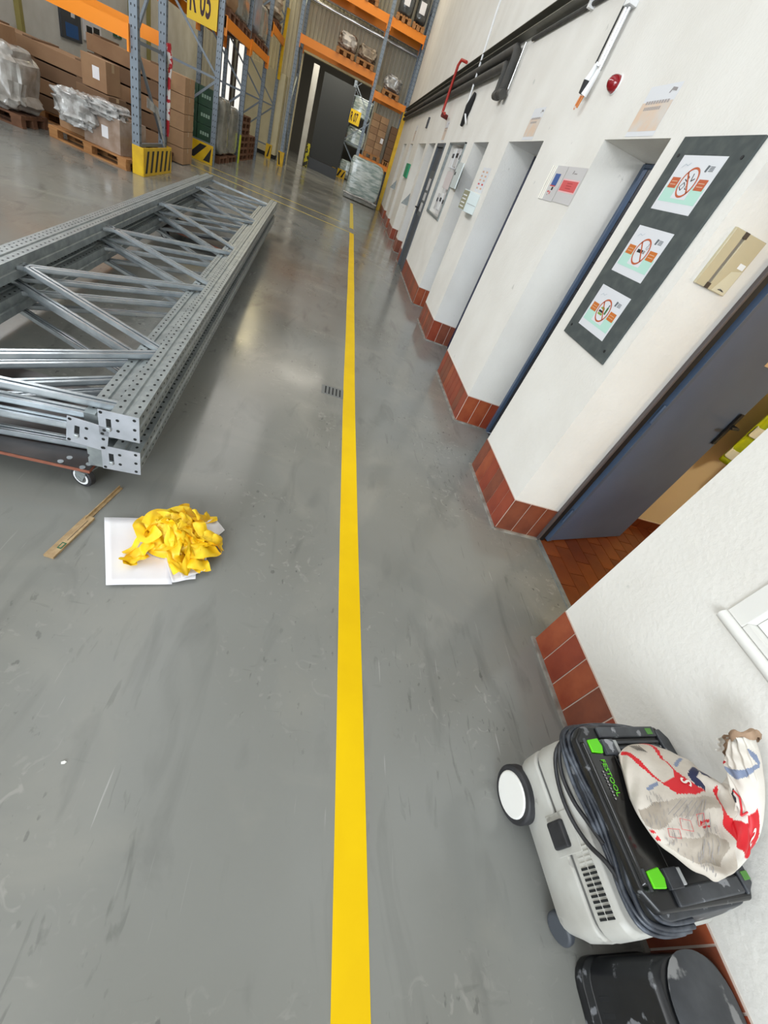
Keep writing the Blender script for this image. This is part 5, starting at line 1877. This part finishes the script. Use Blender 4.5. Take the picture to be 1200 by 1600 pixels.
# pallet with cartons in crumpled film in front
pallet('askew wooden pallet carrying film wrapped cartons by the nearest rack', -3.70, 8.92, 0, math.radians(-14), M_wood)
carton('film covered brown carton with a white label on the askew pallet', (-3.52, 8.86, 0.145), 0.56, 0.62, 0.42, math.radians(-14), mat('carton_under_film', (150, 126, 108), 0.35, col2=(170, 150, 136), scale=9, coat=0.6), None, 'carton', True, (0.0, 0.14))
carton('brown carton with a white label standing on the film heap', (-3.83, 9.22, 0.75), 0.36, 0.34, 0.36, math.radians(-10), M_card, None, 'carton', True, (-0.02, 0.12))
carton('open topped brown carton under the film heap', (-4.05, 9.08, 0.145), 0.42, 0.5, 0.36, math.radians(-14), M_card2, None, 'carton', False)
carton('flat brown carton supporting the labelled carton', (-3.83, 9.20, 0.57), 0.50, 0.40, 0.17, math.radians(-14), M_cardd, None, 'carton', True)


def lump(name, c, rx, ry, rz, m, label, cat, seed=1, amp=0.18, n=28, flat_base=True, parent=None, sq=0.55):
    """crumpled film body: a noisy rounded block"""
    rr = random.Random(seed)
    ph = [rr.uniform(0, 6.28) for _ in range(8)]
    vs = []
    for i in range(n + 1):
        la = -PI / 2 + PI * i / n
        for k_ in range(2 * n):
            lo_ = PI * k_ / n
            x = math.copysign(abs(math.cos(lo_)) ** sq, math.cos(lo_)) * abs(math.cos(la)) ** sq
            y = math.copysign(abs(math.sin(lo_)) ** sq, math.sin(lo_)) * abs(math.cos(la)) ** sq
            z = math.copysign(abs(math.sin(la)) ** sq, math.sin(la))
            d = 1 + amp * (0.5 * math.sin(5 * x + 3 * z + ph[0]) * math.sin(4 * y + ph[1]) + 0.35 * abs(math.sin(9 * x + 7 * y + ph[2])) * math.sin(11 * z + ph[3]) + 0.25 * math.sin(17 * z + 9 * x + ph[4]) + 0.15 * math.sin(23 * y + 13 * z + ph[5]))
            zz = z * rz * (1 + 0.6 * (d - 1))
            if flat_base:
                zz = max(zz, -rz)
            vs.append((c[0] + x * rx * d, c[1] + y * ry * d, c[2] + zz))
    w2 = 2 * n
    mb = MB()
    mb.add(vs, [(i * w2 + k_, i * w2 + (k_ + 1) % w2, (i + 1) * w2 + (k_ + 1) % w2, (i + 1) * w2 + k_) for i in range(n) for k_ in range(w2)])
    o = mb.build(name, m, parent, 0, False)
    o.data.shade_smooth()
    o.data.set_sharp_from_angle(angle=0.5)
    if parent is None:
        tag(o, label, cat)
    return o


lump('film_heap', (-3.93, 8.68, 0.47), 0.27, 0.22, 0.20, M_clear, 'crumpled clear film bulging over the cartons on the askew pallet', 'film', 5, 0.3)
lump('film_heap', (-3.56, 8.70, 0.60), 0.24, 0.22, 0.10, M_clear, 'lower shining film fold on top of the film covered carton', 'film', 8, 0.3)
wb = thing('wrapped_box', 'film wrapped box at the left edge of the view', 'box', (-4.9, 8.75, 0))
lump('film', (-5.02, 8.72, 0.50), 0.46, 0.36, 0.36, mat('dull_film', (150, 144, 136), 0.25, col2=(176, 172, 166), scale=8, bump=0.8, bscale=9, coat=0.6), '', '', 11, 0.16, 28, True, wb, 0.4)
MB().box(-5.45, -4.80, 8.5, 8.98, 0.82, 1.02).build('open_flap', M_card, wb)
pallet('pallet under the film wrapped box at the left edge', -5.08, 8.75, 0, 0, M_woodd, None, 1.0, 0.7)
# red and white tape and white sheet on the nearest rack post
tag(MB().tube([(-3.04, 9.62, 1.62), (-3.0, 9.66, 1.42), (-3.02, 9.66, 1.2), (-3.02, 9.64, 0.9), (-3.03, 9.66, 0.5)], [0.05, 0.03, 0.02, 0.03, 0.02], 6).build('barrier_tape', mat('barrier_tape', (220, 214, 210), 0.4, col2=(176, 30, 40), scale=9, lo=0.5, hi=0.52)), 'red and white barrier tape hanging from the nearest rack post', 'tape')
fs_ = MB()
for q in range(9):
    pass
fs_.prism([(0, 0), (0.45, -0.1), (0.62, -0.32), (0.80, -0.62), (0.76, -0.62), (0.56, -0.36), (0.40, -0.18), (0.0, -0.12)], (-3.02, 8.7, 0.95), (0, 1, 0), (0, 0, 1), (0.004, 0, 0))
tag(fs_.build('film_strip', M_clear), 'loose white film strip hanging between the nearest rack posts', 'film')

# green crates behind the guard board
for r_ in range(4):
    for c_ in range(2):
        t = thing('green_crate', 'dark green crate, %s layer from the floor, %s column' % (ORD[r_], ('left', 'right')[c_]), 'crate', (-3.62 + c_ * 0.33, 13.15, 0.02 + r_ * 0.315), 'green crates behind the guard board')
        o_ = MB().box(-0.16, 0.16, -0.22, 0.22, 0, 0.31).build('body', M_green, t, 0.006)
        o_.location = (0, 0, 0)
        g = MB()
        for q in range(4):
            g.flat(rect(-0.09 + q * 0.05, -0.055 + q * 0.05, 0.13, 0.19), (0, -0.2212, 0), (1, 0, 0), (0, 0, 1))
        o_ = g.build('pale_print', mat('crate_print', (150, 176, 158), 0.6), t)
        o_.location = (0, 0, 0)
# wrapped goods and pallets along the long rack
for q, (y0, y1, x0, z1, lab) in enumerate(((13.45, 14.3, -3.75, 1.22, 'tall grey film wrapped load right behind the green crates'), (14.38, 15.35, -3.75, 1.12, 'second grey film wrapped load along the long rack'))):
    t = thing('wrapped_load', lab, 'load', (-3.35, y0, 0))
    lump('film', (-3.38, (y0 + y1) / 2, 0.145 + (z1 - 0.145) / 2), 0.36, (y1 - y0) / 2 * 0.97, (z1 - 0.145) / 2, M_wrapg, '', '', 30 + q, 0.05, 24, True, t, 0.3)
    MB().box(-3.74, -3.04, y0 + 0.02, y1 - 0.02, 0.11, 0.144).build('pallet_deck', M_woodd, t)
    for yy in (y0 + 0.06, (y0 + y1) / 2, y1 - 0.06):
        MB().box(-3.72, -3.04, yy - 0.05, yy + 0.05, 0.0, 0.11).build('pallet_block', M_woodd, t)
for q in range(7):
    pallet('worn brown empty pallet, %s from the floor in the taller stack' % ORD[q], -3.45, 16.35, q * 0.145, PI / 2, M_woodd, 'empty pallets in the taller stack', 1.2, 0.8)
for q in range(4):
    pallet('worn brown empty pallet, %s from the floor in the lower stack' % ORD[q], -3.45, 17.52, q * 0.145, PI / 2, M_woodd, 'empty pallets in the lower stack', 1.0, 0.8)
carton('grey carton standing by the empty pallets', (-3.22, 15.645, 0.0), 0.35, 0.16, 0.62, 0, mat('grey_card', (170, 168, 156), 0.7), None, 'carton', False)
tag(MB().box(-3.0, -2.96, 15.30, 15.36, 0.0, 0.62).build('marker_post', mat('lime_marker', (190, 200, 40), 0.5), None, 0.004), 'slim lime yellow marker post before the empty pallets', 'post')
# goods on the upper beams of the long rack
for q, (yc, col, hh, lab) in enumerate(((13.6, M_card2, 0.8, 'pale cartons on the upper beam, nearest on the long rack'), (14.9, M_wrapg, 0.9, 'grey wrapped goods on the upper beam of the long rack'),
                                        (16.3, mat('blue_grey_wrap', (150, 156, 168), 0.3, col2=(120, 126, 138), scale=6, coat=0.4), 1.0, 'blue grey wrapped goods on the upper beam of the long rack'), (17.5, M_wrapg, 0.7, 'last wrapped goods on the upper beam before the tall post'))):
    zb = 2.45 if yc < 15.5 else 2.48
    pallet('wooden pallet under %s' % lab, -3.58, yc, zb, 0, M_woodd, 'pallets on the long rack', 1.2, 0.95)
    t = thing('wrapped_load', lab, 'load', (-3.58, yc, zb + 0.144))
    lump('film', (-3.58, yc, zb + 0.144 + hh / 2), 0.56, 0.45, hh / 2, col, '', '', 50 + q, 0.05, 20, True, t, 0.28)
pallet('wooden pallet on the high beam at the end of the long rack', -3.58, 19.4, 3.2, 0, M_woodd, None, 1.2, 0.95)
lump('wrapped_sacks', (-3.55, 19.4, 3.70), 0.58, 0.5, 0.36, mat('pale_sacks', (206, 196, 178), 0.5, col2=(150, 130, 110), scale=5), 'pale sacks on the high beam at the end of the long rack', 'sacks', 61, 0.2)

# goods on the gateway rack
for q, (xc, zb, hh, m_, lab) in enumerate(((-0.95, 3.42, 0.42, mat('white_brown_load', (214, 206, 196), 0.5, col2=(96, 66, 48), scale=2.2, lo=0.5, hi=0.56), 'white and brown load on the first beam over the gateway'),
                                           (-0.28, 3.42, 0.36, mat('beige_sacks', (206, 190, 166), 0.5, col2=(120, 104, 90), scale=4), 'beige sacks on the first beam over the gateway, right of the brown load'),
                                           (0.75, 3.05, 0.42, M_clear, 'shiny film wrapped load above the carton tower'))):
    pallet(('small pallet below the white and brown load', 'small pallet below the beige sacks', 'small pallet below the shiny wrapped load')[q], xc, 20.2, zb, PI / 2, M_wood, None, 1.1, 0.6)
    lump('wrapped_load', (xc, 20.2, zb + 0.146 + hh / 2), 0.29, 0.5, hh / 2, m_, lab, 'load', 70 + q, 0.2, 22, True)
for q, (xc, wd, hh, lab) in enumerate(((-1.55, 0.8, 0.8, 'dark wrapped load at the top left over the gateway'), (-0.65, 0.75, 0.9, 'dark wrapped load with pale label over the gateway'), (0.55, 0.5, 0.9, 'dark wrapped load on the top beam by the tall post'), (1.05, 0.4, 0.8, 'dark wrapped load on the top beam at the wall'))):
    pallet('wooden pallet under the %s' % lab, xc, 20.25, 4.75, PI / 2, M_wood, 'pallets on the topmost gateway beam', 1.1, wd)
    t = thing('wrapped_load', lab, 'load', (xc, 20.25, 4.895))
    lump('film', (xc, 20.25, 4.895 + hh / 2), wd / 2 * 0.95, 0.5, hh / 2, mat('dark_wrap', (52, 54, 54), 0.2, col2=(84, 86, 84), scale=6, coat=0.6), '', '', 80 + q, 0.05, 18, True, t, 0.3)
    MB().box(xc - 0.1, xc + 0.08, 19.70, 19.715, 5.1, 5.35).build('shipping_label', M_paper, t)
# carton tower beside the wall
pallet('orange lit pallet below the carton tower', 0.66, 20.1, 1.335, PI / 2, M_wood, None, 0.9, 0.62)
for r_ in range(6):
    for c_ in range(2):
        carton('brown carton in the tower, %s row up, %s column' % (ORD[r_], ('left', 'right')[c_]), (0.51 + c_ * 0.29, 19.98, 1.48 + r_ * 0.178), 0.28, 0.5, 0.172, 0, M_card if (r_ + c_) % 2 else M_card2, 'cartons in the tower', 'carton', False, (0.02, 0.02) if (r_ == 2 and c_ == 1) else None)
for r_ in range(5):
    carton('dark brown carton, %s up in the narrow column by the yellow guard' % ORD[r_], (1.20, 20.0, 1.48 + r_ * 0.19), 0.24, 0.5, 0.185, 0, M_cardd, 'cartons in the narrow column', 'carton', False)
pallet('half hidden pallet below the narrow carton column', 1.20, 20.0, 1.335, PI / 2, M_wood, None, 0.6, 0.26)
# shiny wrapped pallet on the floor at the end of the tape
wp = thing('wrapped_pallet', 'pale shiny film wrapped pallet load at the end of the tape line', 'load', (0.62, 19.35, 0))
lump('film', (0.62, 19.42, 0.70), 0.60, 0.26, 0.57, M_wrap, '', '', 91, 0.05, 34, True, wp, 0.22)
MB().box(0.0, 1.24, 19.14, 19.68, 0.02, 0.14).build('pallet_base', M_wrapg, wp, 0.01)
MB().tube([(-0.02, 19.12, 0.16), (0.3, 19.10, 0.15), (0.7, 19.11, 0.17), (1.26, 19.12, 0.14)], 0.03, 8).build('film_roll_edge', M_clear, wp, smooth=True)
# far wall pipes, cabinet panels, daylit windows
for q, zz in enumerate((4.5, 4.68)):
    tag(MB().tube([(-2.9, 21.9, zz), (3.2, 21.9, zz + 0.06)], 0.06, 10).build('wall_pipe', M_chrome, smooth=True), ('lower of two pale pipes along the far cladding', 'upper of two pale pipes along the far cladding')[q], 'pipe')
tag(MB().tube([(1.60, 21.3, 0.0), (1.60, 21.3, 4.1), (1.62, 21.5, 4.35), (1.75, 21.8, 4.45)], 0.06, 10).build('down_pipe', M_pipeg, smooth=True), 'dark down pipe behind the end of the white wall', 'pipe')
cb = thing('sandwich_panel', 'cream panel cabinet with dark plinth left of the gateway', 'cabinet', (-3.4, 21.5, 0))
for x0, x1 in ((-4.25, -3.56), (-3.55, -2.85)):
    MB().box(x0, x1, 21.35, 21.9, 0.12, 2.42).build('door', M_cream, cb, 0.004)
MB().box(-4.25, -2.85, 21.38, 21.9, 0.0, 0.12).build('plinth', M_pblack, cb)
for q, (x0, x1) in enumerate(((-5.3, -4.75), (-4.65, -4.32))):
    w_ = thing('window_%d' % (q + 2), 'bright tall window seen through the long rack', 'window', (x0, 21.95, 0.9))
    del w_['category']
    struct(w_)
    f = MB()
    f.box(x0, x0 + 0.05, 21.9, 22.0, 0.7, 2.7)
    f.box(x1 - 0.05, x1, 21.9, 22.0, 0.7, 2.7)
    f.box(x0 + 0.05, x1 - 0.05, 21.9, 22.0, 2.65, 2.7)
    f.box(x0 + 0.05, x1 - 0.05, 21.9, 22.0, 0.7, 0.75)
    f.build('window_frame', M_brownclip, w_)
    MB().box(x0 + 0.05, x1 - 0.05, 21.95, 21.97, 0.75, 2.65).build('window_pane', M_glow, w_)
tag(MB().prism(rect(0, 0.9, 0, 0.1), (-6.0, 16.6, 0.95), (0, 1, 0), (0, 0, 1), (0.05, 0, 0)).build('wall_rail', M_rackgrey), 'grey rail on the left wall behind the racks', 'rail')
# gate interior
gp = thing('sliding_gate', 'dark grey sliding gate standing in the far gateway', 'gate', (-1.1, 25.0, 0))
MB().box(-1.85, -0.50, 25.0, 25.1, 0.42, 3.25).build('upper_leaf', M_dark, gp)
MB().box(-1.85, -0.50, 24.97, 25.1, 0.0, 0.40).build('lower_rail', M_dgrey, gp)
tag(MB().box(-2.28, -2.06, 24.6, 24.8, 0.0, 3.3).build('gate_column', M_concrete), 'pale column inside the far gateway', 'column')
tag(MB().disc((-1.93, 24.6, 0.42), (0, 0, 1), 0.09, 0.84, 14).build('bollard', mat('bollard_yellow', (206, 196, 60), 0.5, col2=(60, 60, 50), scale=7, lo=0.5, hi=0.52)), 'short yellow bollard before the gate column', 'bollard')
for q in range(3):
    t = thing('wrapped_load', 'pale wrapped load in the dim R 07 rack, %s from the floor' % ORD[q], 'load', (-0.05, 28.6, 0.02 + q * 1.0), 'loads in the dim rack')
    lump('film', (-0.05, 28.7, 0.40 + (0, 1.36, 2.5)[q]), 0.48, 0.5, 0.38, M_wrap, '', '', 95 + q, 0.08, 16, True, t, 0.3)
# signs on the left wall
bp_ = thing('info_panel', 'grey panel with blue poster on the left wall', 'panel', (-6, 13.2, 1.2))
MB().box(-6.0, -5.96, 12.75, 13.55, 1.02, 1.50).build('frame', M_dgrey, bp_, 0.004)
MB().box(-5.962, -5.957, 12.9, 13.40, 1.06, 1.26).build('blue_poster', M_signblue, bp_)
MB().box(-5.962, -5.957, 13.15, 13.30, 1.36, 1.44).build('white_card', M_paper, bp_)
bk_ = thing('info_panel', 'white panel with black vehicle pictograms on the left wall', 'panel', (-6, 14.2, 1.2))
MB().box(-6.0, -5.97, 13.7, 14.5, 1.1, 1.52).build('sheet', M_paper, bk_)
MB().box(-5.971, -5.966, 13.8, 14.05, 1.15, 1.34).build('pictogram', M_pblack, bk_)
MB().box(-5.971, -5.966, 14.12, 14.4, 1.18, 1.36).build('pictogram', M_pblack, bk_)
fa = thing('first_aid_sign', 'small green first aid sign with white cross', 'sign', (-6, 15.4, 1.4))
MB().box(-6.0, -5.975, 15.18, 15.62, 1.36, 1.58).build('plate', M_signgreen, fa)
MB().box(-5.976, -5.972, 15.37, 15.43, 1.39, 1.55).build('cross', M_paper, fa)
MB().box(-5.976, -5.972, 15.29, 15.51, 1.445, 1.495).build('cross', M_paper, fa)
for q, yy in enumerate((11.3, 16.1, 17.3)):
    t = thing('wall_post', ('slim olive post on the left wall by the panels', 'slim olive post on the left wall past the green sign', 'farther slim olive post on the left wall')[q], 'post', (-5.95, yy, 0))
    MB().box(-6.0, -5.92, yy, yy + 0.1, 0, 4.0).build('post', mat('olive_post', (150, 140, 80), 0.6), t)

# ------------------------------------------------------------------ safety vest in the side room
vt_ = thing('safety_vest', 'bright hi-vis yellow safety vest hanging in the tiled side room', 'vest', (3.05, 2.36, 1.1))


def vest_pt(s_, t_):
    # s along width 0..1 (towards +X), t downwards 0..1
    wd = 0.20 + 0.05 * math.sin(t_ * 3)
    x = 3.12 - 0.06 * t_ + (s_ - 0.5) * wd * 1.2
    y = 2.315 - 0.035 * (0.5 + 0.5 * math.sin(s_ * 14 + t_ * 3)) * (0.3 + t_) - 0.02 * math.sin(s_ * PI)
    z = 1.46 - 0.62 * t_ - 0.05 * math.sin(s_ * 5 + 0.5) * t_
    return Vector((x, y, z))


def vest_patch(s0, s1, t0, t1, lift, name, m, n=14):
    mb = MB()
    vs = []
    for i in range(n + 1):
        for j in range(n + 1):
            p = vest_pt(s0 + (s1 - s0) * i / n, t0 + (t1 - t0) * j / n)
            vs.append((p.x, p.y - lift, p.z))
    k_ = n + 1
    mb.add(vs, [(i * k_ + j, (i + 1) * k_ + j, (i + 1) * k_ + j + 1, i * k_ + j + 1) for i in range(n) for j in range(n)])
    o = mb.build(name, m, vt_, 0, True)
    sd = o.modifiers.new('solid', 'SOLIDIFY')
    sd.thickness = 0.006
    return o


vest_patch(0, 1, 0, 1, 0, 'cloth', M_hivis, 26)
vest_patch(0.02, 0.98, 0.56, 0.67, 0.012, 'reflective_band', M_reflect)
vest_patch(0.02, 0.98, 0.84, 0.94, 0.012, 'reflective_band', M_reflect)
vest_patch(0.40, 0.50, 0.0, 0.56, 0.012, 'reflective_band', M_reflect)
tag(MB().box(3.2, 3.5, 2.2, 2.41, 0.72, 1.05).build('black_bag', M_pblack, None, 0.03), 'black bag hanging beside the hi-vis vest', 'bag')
